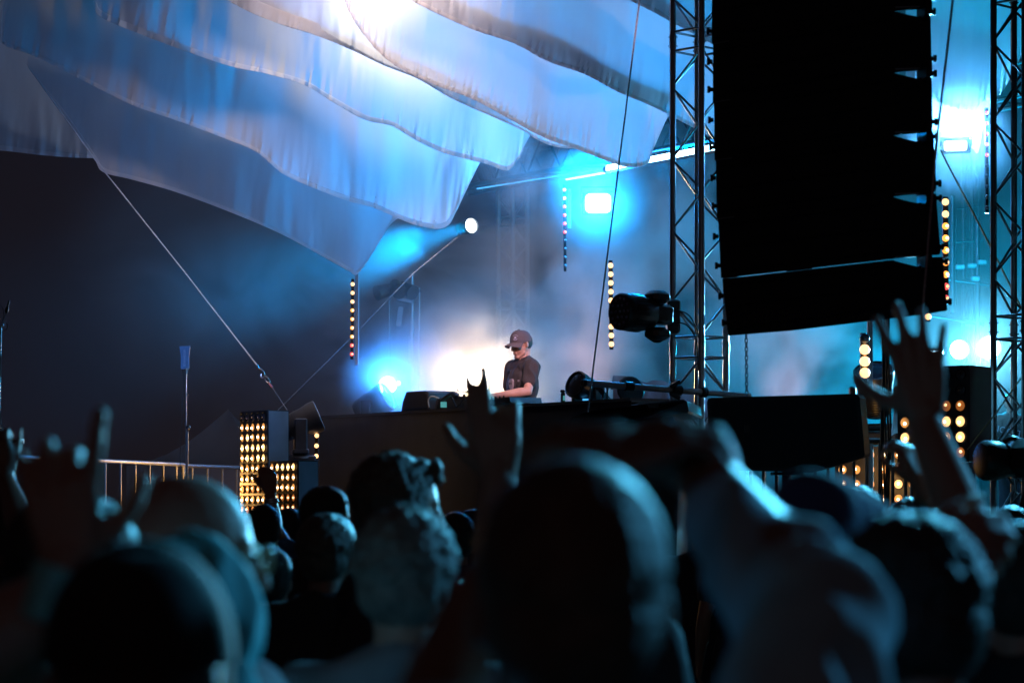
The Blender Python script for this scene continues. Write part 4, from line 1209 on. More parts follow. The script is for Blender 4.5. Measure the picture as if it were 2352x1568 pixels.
# video camera / black blob at right edge
t = thing('video_camera', 'black covered video camera at the lower right edge below the truss tower', 'camera', P(2320, HY, 12.5) - Vector((0, 0, ZC)))
MB().lathe(P(2300, 1058, 12.3), (-1, -0.25, 0.02), [(-0.16, 0.07), (-0.02, 0.085), (0.02, 0.10), (0.09, 0.104), (0.115, 0.09), (0.12, 0.07)], 24).build('lens_hood', BLKPLA, t)
MB().box(P(2372, 1052, 12.3), (0.26, 0.3, 0.2), None, 0.05).build('body', BLKPLA, t)
MB().tube(curve_pts([P(2300, 1020, 12.3), P(2322, 1006, 12.3), P(2345, 1012, 12.3)], 5), 0.014, 8).build('handle', BLKPLA, t)
p0 = P(2365, 1095, 12.35)
for a in (0.5, 2.6, 4.7): rod('leg', p0, (p0.x + 0.5 * math.cos(a), p0.y + 0.5 * math.sin(a), 0.01), 0.016, BLKMET, t)

# hazy lighting rig on a pole, upstage left
t = thing('lighting_stand', 'hazy pole rig with small lamps left of the glowing smoke', 'lighting stand', (P(945, HY, 25.5).x, 25.5, STAGE_Z))
Yl = 25.5
rod('pole', (P(945, 0, Yl).x, Yl, STAGE_Z), P(946, 628, Yl), 0.022, ALU, t)
rod('pole', (P(960, 0, Yl).x, Yl, STAGE_Z), P(963, 660, Yl), 0.012, ALU, t)
rod('pole', (P(893, 0, Yl).x, Yl, STAGE_Z), P(895, 665, Yl), 0.010, ALU, t)
rod('cross_bar', P(868, 672, Yl), P(966, 668, Yl), 0.02, DALU, t)
for (x, y, dx) in ((884, 668, -1), (912, 662, 0.2), (935, 665, 0.6)):
    q = P(x, y, Yl - .12)
    MB().lathe(q, (dx, -0.6, -0.35), [(-0.12, .035), (-.1, .06), (.05, .075), (.1, .08), (.102, .07)], 16).build('lamp_head', BLKMET, t)
MB().box(P(930, 690, Yl - .1), (M(38, Yl), .1, .05), Matrix.Rotation(0.18, 3, 'Y'), .01).build('ballast', GREYP, t)
MB().box(P(918, 727, Yl - .1), (M(12, Yl), .05, M(46, Yl)), Matrix.Rotation(0.12, 3, 'Y'), .005).build('panel', GREYP, t)
MB().box(P(940, 805, Yl - .1), (M(4.5, Yl), .03, M(68, Yl)), None, .003).build('label_strip', PALEP, t)
rod('brace', P(945, 655, Yl), P(925, 680, Yl), .008, ALU, t)

# far right background gear in the blue haze
t = thing('rigging_frame', 'faint frame of pipes and brackets in the cyan haze right of the array', 'rigging frame', (P(2240, HY, 25).x, 25, STAGE_Z))
for (x0, y0, x1, y1, r) in [(2188, 450, 2188, 720, .03), (2245, 500, 2245, 1100, .03), (2150, 560, 2260, 552, .012), (2160, 640, 2270, 655, .02), (2130, 725, 2260, 745, .02), (2200, 480, 2250, 473, .008), (2196, 500, 2196, 700, .01)]:
    rod('pipe', P(x0, y0, 25), P(x1, y1, 25), r, DALU, t)
for (x, y) in ((2232, 610), (2256, 602), (2240, 640), (2205, 613)):
    MB().box(P(x, y, 24.9), (.09, .08, .05), None, .01).build('bracket', GALV, t)
# dark clothed stage hand at far right behind tower with lettered shirt is built with the people

# ================================================================== PEOPLE
def prim_capsule(b, p0, r0, p1, r1, n=12):
    p0 = Vector(p0); p1 = Vector(p1); d = p1 - p0; L = d.length
    if L < 1e-5: return b.ball(p0, max(r0, r1), n)
    ax = d / L; prof = []
    for k in range(1, 5):
        a = math.pi / 2 * (1 - k / 4)
        prof.append((-math.sin(a) * r0, max(0.0015, math.cos(a) * r0)))
    for k in range(0, 4):
        a = math.pi / 2 * k / 4
        prof.append((L + math.sin(a) * r1, max(0.0015, math.cos(a) * r1)))
    prof = [(-r0, 0.0015)] + prof + [(L + r1, 0.0015)]
    return b.lathe(p0, ax, prof, n)
def fuse(name, b, m, parent, voxel, smooth=4, wrinkle=0.0, wscale=14.0, seed=0.0, wz=0.5):
    me = bpy.data.meshes.new('tmp'); me.from_pydata([tuple(v) for v in b.v], [], b.f); me.update()
    o = bpy.data.objects.new('tmp', me); COL.objects.link(o)
    md = o.modifiers.new('r', 'REMESH'); md.mode = 'VOXEL'; md.voxel_size = voxel
    if smooth:
        s = o.modifiers.new('s', 'SMOOTH'); s.factor = 0.5; s.iterations = smooth
    dg = bpy.context.evaluated_depsgraph_get()
    ev = o.evaluated_get(dg)
    res = bpy.data.meshes.new_from_object(ev)
    bpy.data.objects.remove(o)
    if wrinkle:
        n = len(res.vertices)
        co = np.empty(n * 3); res.vertices.foreach_get('co', co); co = co.reshape(-1, 3)
        no = np.empty(n * 3); res.vertices.foreach_get('normal', no); no = no.reshape(-1, 3)
        for i in range(n):
            c = co[i]
            h = noise.noise(Vector((c[0] * wscale + seed, c[1] * wscale, c[2] * wscale * wz + seed)))
            h = (1 - abs(h) * 2.2)
            co[i] += no[i] * wrinkle * h
        res.vertices.foreach_set('co', co.ravel())
    res.name = name
    res.materials.clear(); res.materials.append(m)
    res.shade_smooth()
    ob = bpy.data.objects.new(name, res); COL.objects.link(ob)
    attach(ob, parent)
    return ob

def hand(b, w, d, n, t, hs=1.0, curl=(0.25, 0.35, 0.3), spread=0.14, fingers=None, thumb_out=0.7, fat=1.0):
    """w wrist, d fingers direction, n palm normal (palm side), t thumb side"""
    w = Vector(w); d = Vector(d).normalized(); n = Vector(n); n = (n - d * n.dot(d)).normalized()
    t = Vector(t); t = (t - d * t.dot(d) - n * t.dot(n)).normalized()
    kx = (0.034, 0.0115, -0.0115, -0.033); ky = (0.092, 0.098, 0.092, 0.083)
    seg = ((.042, .026, .021), (.047, .030, .022), (.043, .028, .021), (.033, .021, .018)); rr = [q_ * fat for q_ in (.0092, .0095, .0090, .0080)]
    prim_capsule(b, w - d * 0.03 * hs, 0.027 * hs, w + d * 0.01 * hs, 0.026 * hs)
    ks = []
    for i in range(4):
        k = w + (d * ky[i] + t * kx[i]) * hs; ks.append(k)
        prim_capsule(b, w + (d * 0.012 + t * kx[i] * 0.55) * hs, 0.017 * hs, k - d * 0.004 * hs, 0.0135 * hs)
    prim_capsule(b, w + (d * 0.03 + t * 0.02 + n * 0.006) * hs, 0.019 * hs, w + (d * 0.055 + t * 0.03 + n * 0.008) * hs, 0.014 * hs)
    prim_capsule(b, w + (d * 0.03 - t * 0.02 + n * 0.004) * hs, 0.018 * hs, w + (d * 0.06 - t * 0.026 + n * 0.004) * hs, 0.014 * hs)
    for i in range(4):
        sp = spread * (1.5 - i) / 1.5 * 1.0
        dirv = (d * math.cos(sp) + t * math.sin(sp)).normalized()
        c = curl if fingers is None or fingers[i] is None else fingers[i]
        p = ks[i]; ang = 0
        for j in range(3):
            ang += c[j]
            dd = dirv * math.cos(ang) + n * math.sin(ang)
            q = p + dd * seg[i][j] * hs
            prim_capsule(b, p, rr[i] * hs * (1 - .07 * j), q, rr[i] * hs * (0.93 - .09 * j), 10)
            p = q
    p = w + (d * 0.022 + t * 0.022 + n * 0.008) * hs
    for j, (L, r) in enumerate(((.044, .0145), (.036, .0115), (.028, .0095))):
        a = thumb_out * (1 - 0.28 * j)
        dd = (d * math.cos(a) + t * math.sin(a) + n * (0.25 + 0.1 * j)).normalized()
        q = p + dd * L * hs
        prim_capsule(b, p, r * hs * fat ** .6, q, r * 0.88 * hs * fat ** .6, 10); p = q

def head_prims(b, Lc, s, face=True):
    """Lc maps local head coordinates (f, l, u) in metres to the world"""
    def E(c, r):
        R = Matrix(Lc.basis).transposed()
        b.ball(Lc(c), Vector(r) * s, 18, R)
    def C(p0, r0, p1, r1): prim_capsule(b, Lc(p0), r0 * s, Lc(p1), r1 * s, 10)
    E((-.012, 0, .030), (.097, .076, .090))
    E((.022, 0, -.035), (.066, .061, .078))
    E((.000, 0, -.03), (.07, .066, .06))
    C((-.03, 0, -.07), .052, (-.035, 0, -.02), .06)
    if face:
        C((.067, -.012, -.100), .0185, (.067, .012, -.100), .0185)
        C((.020, .052, -.072), .016, (.062, .016, -.100), .016)
        C((.020, -.052, -.072), .016, (.062, -.016, -.100), .016)
        C((.083, 0, .012), .0095, (.104, 0, -.026), .0105)
        E((.098, 0, -.033), (.015, .0165, .010))
        C((.074, .012, .026), .012, (.064, .046, .026), .010)
        C((.074, -.012, .026), .012, (.064, -.046, .026), .010)
        E((.060, .038, -.026), (.022, .022, .020)); E((.060, -.038, -.026), (.022, .022, .020))
        C((.083, -.018, -.060), .0075, (.083, .018, -.060), .0075)
        C((.081, -.014, -.071), .008, (.081, .014, -.071), .008)
    for sd in (-1, 1):
        R = Matrix(Lc.basis).transposed() @ Matrix.Rotation(sd * 0.35, 3, 'Z') @ Matrix.Rotation(-0.12, 3, 'Y')
        b.ball(Lc((-.012, sd * .079, -.004)), Vector((.018, .0075, .031)) * s, 12, R)
        b.ball(Lc((-.004, sd * .076, -.022)), Vector((.010, .007, .012)) * s, 10, R)

class Loc:
    def __init__(s, c, f, l, u, sc): s.c = Vector(c); s.basis = (Vector(f), Vector(l), Vector(u)); s.s = sc
    def __call__(s, p): return s.c + (s.basis[0] * p[0] + s.basis[1] * p[1] + s.basis[2] * p[2]) * s.s

def person(label, x, ytop, Y, yaw, skin=SKIN, shirt=None, hair=('short', HAIRD), H=None, pitch=0.0, roll=0.0, hyaw=None,
           arms=(None, None), voxel=0.010, trouser=None, sleeve=0.55, sleeve_r=1.0, lean=(0, 0), extra=None, base_z=0.0, group='people in the crowd', build=1.0, hscale=1.0, neck=True, sv=None, wrinkle=0.006):
    """x, ytop: photo column / row of the crown; Y distance; yaw: facing (0 = towards the stage, + = to the left)
       arms: per side (left, right): None or dict(elbow, wrist, d, n, t, ...)"""
    top = P(x, ytop, Y)
    f = Vector((-math.sin(yaw), math.cos(yaw), 0)); l = Vector((-f.y, f.x, 0)); u = Vector((0, 0, 1))
    Hh = top.z - base_z
    s = Hh / 1.75
    foot = Vector((top.x - lean[0], Y - lean[1], base_z))
    t = thing('person', label, 'person', foot, group)
    ln = Vector((lean[0], lean[1], 0))
    def B(p):        # body point (f, l, z) with lean growing upwards
        return foot + (f * p[0] + l * p[1]) * s + Vector((0, 0, p[2] * s)) + ln * (max(0, p[2] - 0.9) / 0.85)
    hy = yaw if hyaw is None else hyaw
    hf = Vector((-math.sin(hy), math.cos(hy), 0)); hl = Vector((-hf.y, hf.x, 0))
    # pitch: + looks down
    hf2 = hf * math.cos(pitch) - u * math.sin(pitch); hu = hf * math.sin(pitch) + u * math.cos(pitch)
    hl2 = hl * math.cos(roll) + hu * math.sin(roll); hu = hu * math.cos(roll) - hl * math.sin(roll)
    hc = B((0.02, 0, 1.628))
    hc = Vector((top.x, top.y, hc.z)) if lean != (0, 0) else hc
    Lc = Loc(hc, hf2, hl2, hu, s * hscale)
    bw = build
    b = MB()
    sh = {1: B((-0.005, .175 * bw, 1.425)), -1: B((-0.005, -.175 * bw, 1.425))}
    def torso(b, g=0.0):
        for c, r in (((0, 0, .95), (.115, .165 * bw, .13)), ((0.005, 0, 1.10), (.105 * bw, .148 * bw, .16)), ((0.0, 0, 1.27), (.118 * bw, .172 * bw, .17))):
            R = Matrix((f, l, u)).transposed()
            b.ball(B(c), Vector((r[0] + g, r[1] + g, r[2] + g)) * s, 20, R)
        prim_capsule(b, B((-.01, .15 * bw, 1.415)), (.062 + g) * s, B((-.01, -.15 * bw, 1.415)), (.062 + g) * s, 14)
        prim_capsule(b, B((-.02, .10, 1.44)), (.045 + g) * s, B((-.03, 0, 1.49)), (.045 + g * .6) * s, 12)
        prim_capsule(b, B((-.02, -.10, 1.44)), (.045 + g) * s, B((-.03, 0, 1.49)), (.045 + g * .6) * s, 12)
    torso(b)
    nb = B((-.02, 0, 1.46))
    prim_capsule(b, nb, .058 * s, Lc((-.03, 0, -.065)), .052 * s, 14)
    head_prims(b, Lc, s * hscale)
    def legs(b, g=0.0, feet=True):
        for sd in (-1, 1):
            prim_capsule(b, B((0, sd * .09, .90)), (.088 + g) * s, B((.015, sd * .10, .49)), (.06 + g) * s, 12)
            prim_capsule(b, B((.015, sd * .10, .49)), (.058 + g) * s, B((-.01, sd * .11, .10)), (.042 + g * 1.4) * s, 12)
            if feet:
                prim_capsule(b, B((-.03, sd * .11, .05)), .042 * s, B((.15, sd * .13, .035)), .032 * s, 10)
    legs(b)
    armpts = {}
    for sd, a in ((1, arms[0]), (-1, arms[1])):
        S0 = sh[sd]
        if a is None:
            el = B((-.03, sd * (.235 * bw), 1.13)); wr = B((.10, sd * (.235 * bw), .90))
            hd = (wr - el).normalized(); a2 = dict(d=hd, n=-l * sd, t=f, curl=(0.4, 0.5, 0.4))
        else:
            el = Vector(a['elbow']) if 'elbow' in a else S0.lerp(Vector(a['wrist']), .5)
            wr = Vector(a['wrist']); a2 = a
            if 'd' not in a2: a2 = dict(a2, d=(wr - el))
        armpts[sd] = (S0, el, wr)
        th = a2.get('thick', 1.0)
        prim_capsule(b, S0, .052 * s * th, el, .040 * s * th, 12)
        prim_capsule(b, el, .041 * s * th, el.lerp(wr, 0.3), .043 * s * th, 12)
        prim_capsule(b, el.lerp(wr, 0.3), .043 * s * th, wr, .027 * s * th, 12)
        hand(b, wr + (Vector(a2['d']).normalized()) * 0.02, a2['d'], a2['n'], a2['t'], s * a2.get('hs', 1.0), a2.get('curl', (0.25, .35, .3)), a2.get('spread', .14), a2.get('fingers'), a2.get('thumb', 0.7), a2.get('fat', 1.12))
    fuse('body', b, skin, t, voxel, 3)
    # eyes
    for sd in (-1, 1):
        MB().ball(Lc((.072, sd * .030, .006)), .0115 * s, 8).build('eye', EYE, t)
    # shirt
    shirt = shirt or mat('charcoal_shirt', (0.03, 0.03, 0.035), 0.85, var=0.2, bump=0.3)
    b = MB(); torso(b, .014)
    sleeve0, sleeve_r0 = sleeve, sleeve_r
    for sd in (-1, 1):
        S0, el, wr = armpts[sd]
        a_ = arms[0] if sd == 1 else arms[1]
        sleeve, sleeve_r = (a_ or {}).get('sleeve', sleeve0), (a_ or {}).get('sleeve_r', sleeve_r0)
        if sleeve <= 1.0:
            e = S0.lerp(el, sleeve)
            prim_capsule(b, S0, .068 * s, e, .062 * s * sleeve_r, 14)
        else:
            prim_capsule(b, S0, .068 * s, el, .057 * s * sleeve_r, 14)
            prim_capsule(b, el, .056 * s * sleeve_r, el.lerp(wr, min(.95, sleeve - 1)), .042 * s * sleeve_r, 14)
    fuse('shirt', b, shirt, t, sv or max(voxel * 1.3, 0.012), 5, wrinkle, 13, x * .01)
    b = MB(); legs(b, .016, False)
    R = Matrix((f, l, u)).transposed()
    b.ball(B((0, 0, .93)), Vector((.135, .185 * bw, .13)) * s, 16, R)
    fuse('trousers', b, trouser or mat('dark_trousers', (0.02, 0.022, 0.03), 0.85), t, 0.02, 3, 0.005, 12)
    b = MB()
    for sd in (-1, 1): prim_capsule(b, B((-.04, sd * .11, .05)), .05 * s, B((.16, sd * .13, .04)), .038 * s, 10)
    fuse('shoes', b, BLKPLA, t, 0.016, 2)
    # hair
    hk, hm = hair
    rnd = random.Random(int(x * 7 + Y * 100))
    Rh = Matrix(Lc.basis).transposed()
    hsc = s * hscale
    if hk in ('short', 'crop', 'curly', 'long', 'messy', 'bun', 'fringe'):
        b = MB()
        g = {'short': .010, 'crop': .004, 'curly': .010, 'long': .014, 'messy': .012, 'bun': .008, 'fringe': .012}[hk]
        b.ball(Lc((-.030, 0, .040)), Vector((.092 + g * .7, .077 + g, .086 + g)) * hsc, 22, Rh)
        b.ball(Lc((-.045, 0, .000)), Vector((.070 + g * .6, .070 + g, .080)) * hsc, 18, Rh)
        if hk in ('curly', 'messy', 'fringe'):
            nn = 420 if hk == 'curly' else 330
            for k in range(nn):
                z = rnd.uniform(-0.25, 1); a = rnd.uniform(-math.pi, math.pi)
                rr_ = math.sqrt(max(0, 1 - z * z)); cx_, cy_ = math.cos(a) * rr_, math.sin(a) * rr_
                if cx_ > 0.72 and z < 0.5: continue
                if cx_ > 0.2 and z < 0.1: continue
                r_ = rnd.uniform(.006, .012)
                b.ball(Lc((-.028 + .099 * cx_, .086 * cy_, .040 + .093 * z)), r_ * hsc, 6)
            if hk == 'fringe':
                for k in range(110):
                    b.ball(Lc((rnd.uniform(.02, .078), rnd.uniform(-.05, .05), rnd.uniform(.07, .118))), rnd.uniform(.007, .013) * hsc, 6)
        if hk == 'long':
            for k in range(26):
                a = math.pi * (0.42 + 1.16 * k / 25)
                p0 = (-.025 + .085 * math.cos(a), .085 * math.sin(a), .03)
                p1 = (-.04 + .085 * math.cos(a), .10 * math.sin(a), -.14 - .06 * rnd.random())
                prim_capsule(b, Lc(p0), .02 * hsc, Lc(p1), .014 * hsc, 8)
        if hk == 'bun': b.ball(Lc((-.085, 0, .115)), .04 * hsc, 12)
        fuse('hair', b, hm, t, 0.005 if voxel < .009 else 0.009, 1, 0.003 if hk != 'crop' else 0.0008, 60, x, 0.6)
    elif hk in ('cap', 'beanie', 'backcap'):
        # hair under the rim, then the cap itself
        b = MB(); b.ball(Lc((-.035, 0, .010)), Vector((.083, .079, .078)) * hsc, 18, Rh)
        fuse('hair', b, HAIRD, t, 0.009, 2, 0.002, 60, x)
        cap = MB(); nu, nv = 28, 12
        for j in range(nv + 1):
            ph = (math.pi / 2) * j / nv
            for i in range(nu):
                a = 2 * math.pi * i / nu
                rx_, ry_ = .108, .090
                k = math.cos(ph) ** 0.75
                z = .018 + .108 * math.sin(ph) + .006 * math.cos(a)
                cap.v.append(Lc((-.012 + rx_ * math.cos(a) * k, ry_ * math.sin(a) * k, z)))
        for j in range(nv):
            for i in range(nu):
                a_ = j * nu + i; b_ = j * nu + (i + 1) % nu
                cap.f.append((a_, b_, b_ + nu, a_ + nu))
        n0 = len(cap.v)
        for i in range(nu):
            a = 2 * math.pi * i / nu
            cap.v.append(Lc((-.012 + .100 * math.cos(a), .083 * math.sin(a), .020 + .006 * math.cos(a))))
        for i in range(nu): cap.f.append((i, n0 + i, n0 + (i + 1) % nu, (i + 1) % nu))
        cap.build('cap_crown', hm, t)
        if hk != 'beanie':
            sg = 1 if hk == 'cap' else -1
            br = MB(); na, nr = 22, 6
            for side in (0, 1):
                for j in range(nr + 1):
                    for i in range(na + 1):
                        a = math.radians(-66 + 132 * i / na); q = j / nr
                        base = Vector((-.012 + .106 * math.cos(a), .089 * math.sin(a)))
                        ext = .070 * q * (math.cos(a) ** 0.75)
                        z = .030 + .006 * math.cos(a) - .012 * q - 0.030 * q * (math.sin(a) ** 2) - .004 * side
                        zz = z - 0.9 * (math.sin(a) ** 2) * .016
                        br.v.append(Lc((sg * (base.x + ext), base.y * (1 + .10 * q), zz)))
            m1 = (nr + 1) * (na + 1)
            for j in range(nr):
                for i in range(na):
                    a_ = j * (na + 1) + i
                    br.f.append((a_, a_ + 1, a_ + na + 2, a_ + na + 1)); br.f.append((m1 + a_ + na + 1, m1 + a_ + na + 2, m1 + a_ + 1, m1 + a_))
            for i in range(na):
                a_ = nr * (na + 1) + i; br.f.append((a_, a_ + 1, m1 + a_ + 1, m1 + a_)[::-1])
            for j in range(nr):
                for i in (0, na):
                    a_ = j * (na + 1) + i; br.f.append((a_, a_ + na + 1, m1 + a_ + na + 1, m1 + a_))
            br.build('cap_brim', hm, t)
            MB().ball(Lc((-.012, 0, .128)), .008 * s, 8).build('cap_button', hm, t)
    if extra: extra(t, Lc, B, armpts, s)
    return t, Lc, B, armpts

SH_BLACK = mat('black_tshirt', (0.028, 0.026, 0.03), 0.85, var=0.15, bump=0.3, bscale=40)
SH_WHITE = mat('white_tshirt', (0.62, 0.62, 0.64), 0.8, var=0.08, bump=0.3, bscale=30)
SH_NAVY = mat('navy_shirt', (0.035, 0.045, 0.12), 0.85, var=0.15, bump=0.3, bscale=30)
SH_TEAL = mat('pale_teal_shirt', (0.26, 0.44, 0.55), 0.8, var=0.1, bump=0.3, bscale=30)
SH_HOOD = mat('teal_hooded_fabric', (0.08, 0.42, 0.45), 0.75, var=0.1, bump=0.3, bscale=30)
SH_BLUE = mat('denim_blue_shirt', (0.05, 0.12, 0.26), 0.85, var=0.2, bump=0.3, bscale=30)
SH_GREY = mat('grey_tshirt', (0.22, 0.23, 0.25), 0.85, var=0.1, bump=0.3, bscale=30)
CAPGREY = mat('washed_grey_cap', (0.085, 0.072, 0.085), 0.85, var=0.15, bump=0.4, bscale=60)
CAPBLK = mat('black_cap', (0.01, 0.01, 0.012), 0.8)

# ---------------------------------------------------------------- the performer
def dj_extra(t, Lc, B, arms, s):
    pm = mat('cap_print', (0.42, 0.45, 0.62), 0.7, var=0.1)
    # star and lettering on the cap front-left panel
    fx, lx_, ux = Lc.basis
    nrm = (fx * 0.80 + lx_ * 0.50 + ux * 0.30).normalized()
    right = nrm.cross(ux) * -1
    right = ux.cross(nrm).normalized()
    c = Lc((.076, .042, .072))
    fr = frame(right, nrm, c + nrm * 0.006)
    sv = []
    for k in range(10):
        a = math.pi / 2 + k * math.pi / 5; r = .015 if k % 2 == 0 else .0062
        sv.append(fr @ Vector((r * math.cos(a), r * math.sin(a), 0)))
    MB().prism(sv, nrm * 0.0035).build('cap_star', pm, t, False)
    word = 'ASTERIA'
    for i, chh in enumerate(word):
        a = math.radians(128 - i * 17)
        p = fr @ Vector((.027 * math.cos(a), .027 * math.sin(a) - .002, -0.002))
        xr = (right * math.sin(a) - fr.to_3x3() @ Vector((0, 1, 0)) * math.cos(a))
        text_obj('cap_letter', chh, 0.0105, frame(xr, nrm, p + nrm * 0.004), pm, t, 0.0008)
    for i in range(6):
        a = math.radians(215 + i * 20)
        p = fr @ Vector((.021 * math.cos(a), .021 * math.sin(a) + .0, 0.001))
        MB().box(p, (0.005, 0.004, 0.005), fr.to_3x3()).build('cap_stitch', pm, t, False)
    # shirt print: pale mask-like patch and a small mark
    f = Vector((-math.sin(DJYAW), math.cos(DJYAW), 0)); l = Vector((-f.y, f.x, 0))
    pr = mat('shirt_print', (0.22, 0.21, 0.25), 0.8)
    p = B((.155, .045, 1.27))
    fr = frame(f.cross(Vector((0, 0, 1))) * -1, f, p)
    pts = [(-.03, .035), (-.01, .05), (.02, .05), (.033, .03), (.03, -.01), (.018, -.04), (.0, -.045), (-.015, -.03), (-.028, 0)]
    MB().prism([fr @ Vector((a, b_, 0)) for a, b_ in pts], f * -0.02).build('shirt_print', pr, t, False)
    for ex in (-.011, .013):
        MB().box(fr @ Vector((ex, .008, .0012)), (.012, .018, .002), fr.to_3x3()).build('print_mark', SH_BLACK, t, False)
    p = B((.125, .135, 1.30))
    MB().box(p + (f * .6 + l * .4) * .006, (.004, .025, .018), Matrix((f, l, Vector((0, 0, 1)))).transposed()).build('print_mark', pr, t, False)
DJYAW = math.radians(122)
Yd = 21.75
f_ = Vector((-math.sin(DJYAW), math.cos(DJYAW), 0)); l_ = Vector((-f_.y, f_.x, 0))
person('performer in a grey cap and black T-shirt bending over the desk beside the white glare', 1196, 759, Yd, DJYAW,
       SKIN, SH_BLACK, ('cap', CAPGREY), pitch=0.24, lean=(-0.03, 0), base_z=STAGE_Z, voxel=0.0055, group=None, hyaw=math.radians(128), sv=0.008, build=0.90,
       arms=(dict(elbow=P(1212, 899, 21.50), wrist=P(1142, 908, 21.35), d=P(1100, 908, 21.3) - P(1142, 908, 21.35), n=(0, 0, -1), t=(-0.1, 0.9, 0.2), curl=(.45, .5, .3)),
             dict(elbow=P(1168, 912, 21.95), wrist=P(1122, 912, 21.75), d=(-1, -.3, -.1), n=(0, 0, -1), t=(0, -1, 0), curl=(.4, .4, .3))),
       extra=dj_extra, sleeve=0.60, sleeve_r=.93, wrinkle=0.012)

# ---------------------------------------------------------------- foreground crowd
V = 0.0075
def A(ex, ey, eY, wx, wy, wY, **k):
    return dict(elbow=P(ex, ey, eY), wrist=P(wx, wy, wY), **k)
# big central head, hands clasped overhead
ring_extra = None
person('person with shaved head in the centre foreground, elbow out, hands overhead', 1312, 1088, 2.12, 0.05, SKIN3, SH_TEAL, ('crop', HAIRB), voxel=0.006, sv=0.009, hscale=1.06, build=1.02,
       arms=(A(1085, 1415, 2.3, 1345, 1090, 2.55, sleeve=.4, sleeve_r=.85, d=(0.8, 0.2, 0.35), n=(0, .3, -1), t=(0, 1, .3), curl=(.5, .8, .5), thick=.85),
             A(1880, 1440, 2.3, 1610, 1085, 2.62, d=(-1, 0.05, 0.36), n=(0, 0.3, -1), t=(0.0, 1, .3), curl=(.35, .5, .3), thick=1.2)), sleeve=1.66, sleeve_r=1.08, wrinkle=0.020)
# raised hand with spread fingers before the performer
person('person behind the large head raising one hand with two fingers up towards the performer', 1300, 1112, 4.95, 0.0, SKIN2, SH_BLACK, ('short', HAIRD), voxel=V,
       arms=(A(1160, 1330, 4.85, 1144, 1120, 4.9, d=(-0.05, 0.1, 1), n=(0, 1, 0), t=(-1, 0, 0), spread=.12, thumb=0.9, thick=1.5, hs=1.15, fat=1.3,
               fingers=[(.05, .05, .05), (.05, .08, .05), (.7, 1.0, .8), (.3, .5, .4)]), None))
person('short-haired person seen from behind in the middle foreground with a red earplug', 930, 1184, 4.15, -0.12, SKIN, SH_GREY, ('messy', HAIRG), voxel=V,
       extra=lambda t, Lc, B, a, s: (MB().ball(Lc((-.005, -.088, -.02)), (.014 * s, .018 * s, .034 * s), 12).build('earplug', mat('red_plastic', (0.75, 0.01, 0.01), 0.35), t)))
person('curly-haired man in profile looking right, in front of the desk', 905, 1056, 5.9, -1.15, SKIN, SH_BLACK, ('fringe', HAIRB), voxel=0.007, pitch=0.05)
def glasses(t, Lc, B, a, s):
    gm = mat('pale_yellow_frame', (0.55, 0.5, 0.28), 0.4)
    for sd in (-1, 1):
        rg = [Lc((.100 - .012 * abs(math.sin(q)) * 0, sd * .034 + .022 * math.cos(q), .004 + .018 * math.sin(q))) for q in np.linspace(0, 2 * math.pi, 17)]
        MB().tube(rg, .003, 6, cap=False).build('glasses_rim', gm, t)
        MB().tube([Lc((.098, sd * .056, .008)), Lc((.0, sd * .084, .010))], .003, 6).build('glasses_temple', gm, t)
    MB().tube([Lc((.103, -.012, .008)), Lc((.103, .012, .008))], .003, 6).build('glasses_bridge', gm, t)
person('bald man in glasses and a white T-shirt turned right, forehead shining', 438, 1108, 3.7, -1.05, SKIN, SH_WHITE, (None, None), voxel=0.007, hyaw=-1.2, extra=glasses, build=1.1, hscale=1.12, lean=(-0.02, 0))
def hood(t, Lc, B, a, s):
    b = MB(); Rh = Matrix(Lc.basis).transposed()
    b.ball(Lc((-.035, 0, .02)), Vector((.108, .098, .115)) * s, 22, Rh)
    b.ball(Lc((-.06, 0, -.08)), Vector((.09, .105, .09)) * s, 20, Rh)
    prim_capsule(b, Lc((-.07, .09, -.15)), .07 * s, Lc((-.07, -.09, -.15)), .07 * s, 14)
    fuse('hood', b, SH_HOOD, t, 0.008, 4, 0.010, 16, 3.3)
person('person wearing a bright teal hood between the bald man and the black beanie', 440, 1250, 3.1, -0.35, SKIN, SH_HOOD, ('short', HAIRD), voxel=V, extra=hood, sleeve=1.8, build=1.12)
person('person in a black beanie filling the lower left foreground', 318, 1268, 2.2, 0.1, SKIN2, SH_BLACK, ('beanie', CAPBLK), voxel=V, hscale=1.02)
person('dark-haired person in profile at far left raising one hand, grey-white T-shirt', 172, 1140, 3.45, -1.2, SKIN2, SH_WHITE, ('short', HAIRD), voxel=0.0065, hscale=.97,
       arms=(None, A(-40, 1490, 2.9, 165, 1345, 2.95, d=(-0.12, 0.0, 1), n=(0, 1, 0), t=(1, 0.1, 0.0), spread=.26, thumb=1.0, thick=1.3, hs=1.05, fat=1.45,
             fingers=[(-.05, .06, .02), (.7, .9, .6), (.35, .6, .4), (.2, .4, .3)])), build=1.1)
tag(MB().lathe(P(93, 1424, 2.6), (0.35, 0.2, 1), [(0, .022), (.004, .024), (.055, .030), (.058, .031), (.056, .028), (.01, .021)], 20).build('plastic_cup', mat('teal_lit_cup', (0.2, 0.6, 0.62), 0.35)), 'teal-lit plastic cup in front of the grey-white T-shirt at far left', 'cup')  # teal light is put into the cup's base colour
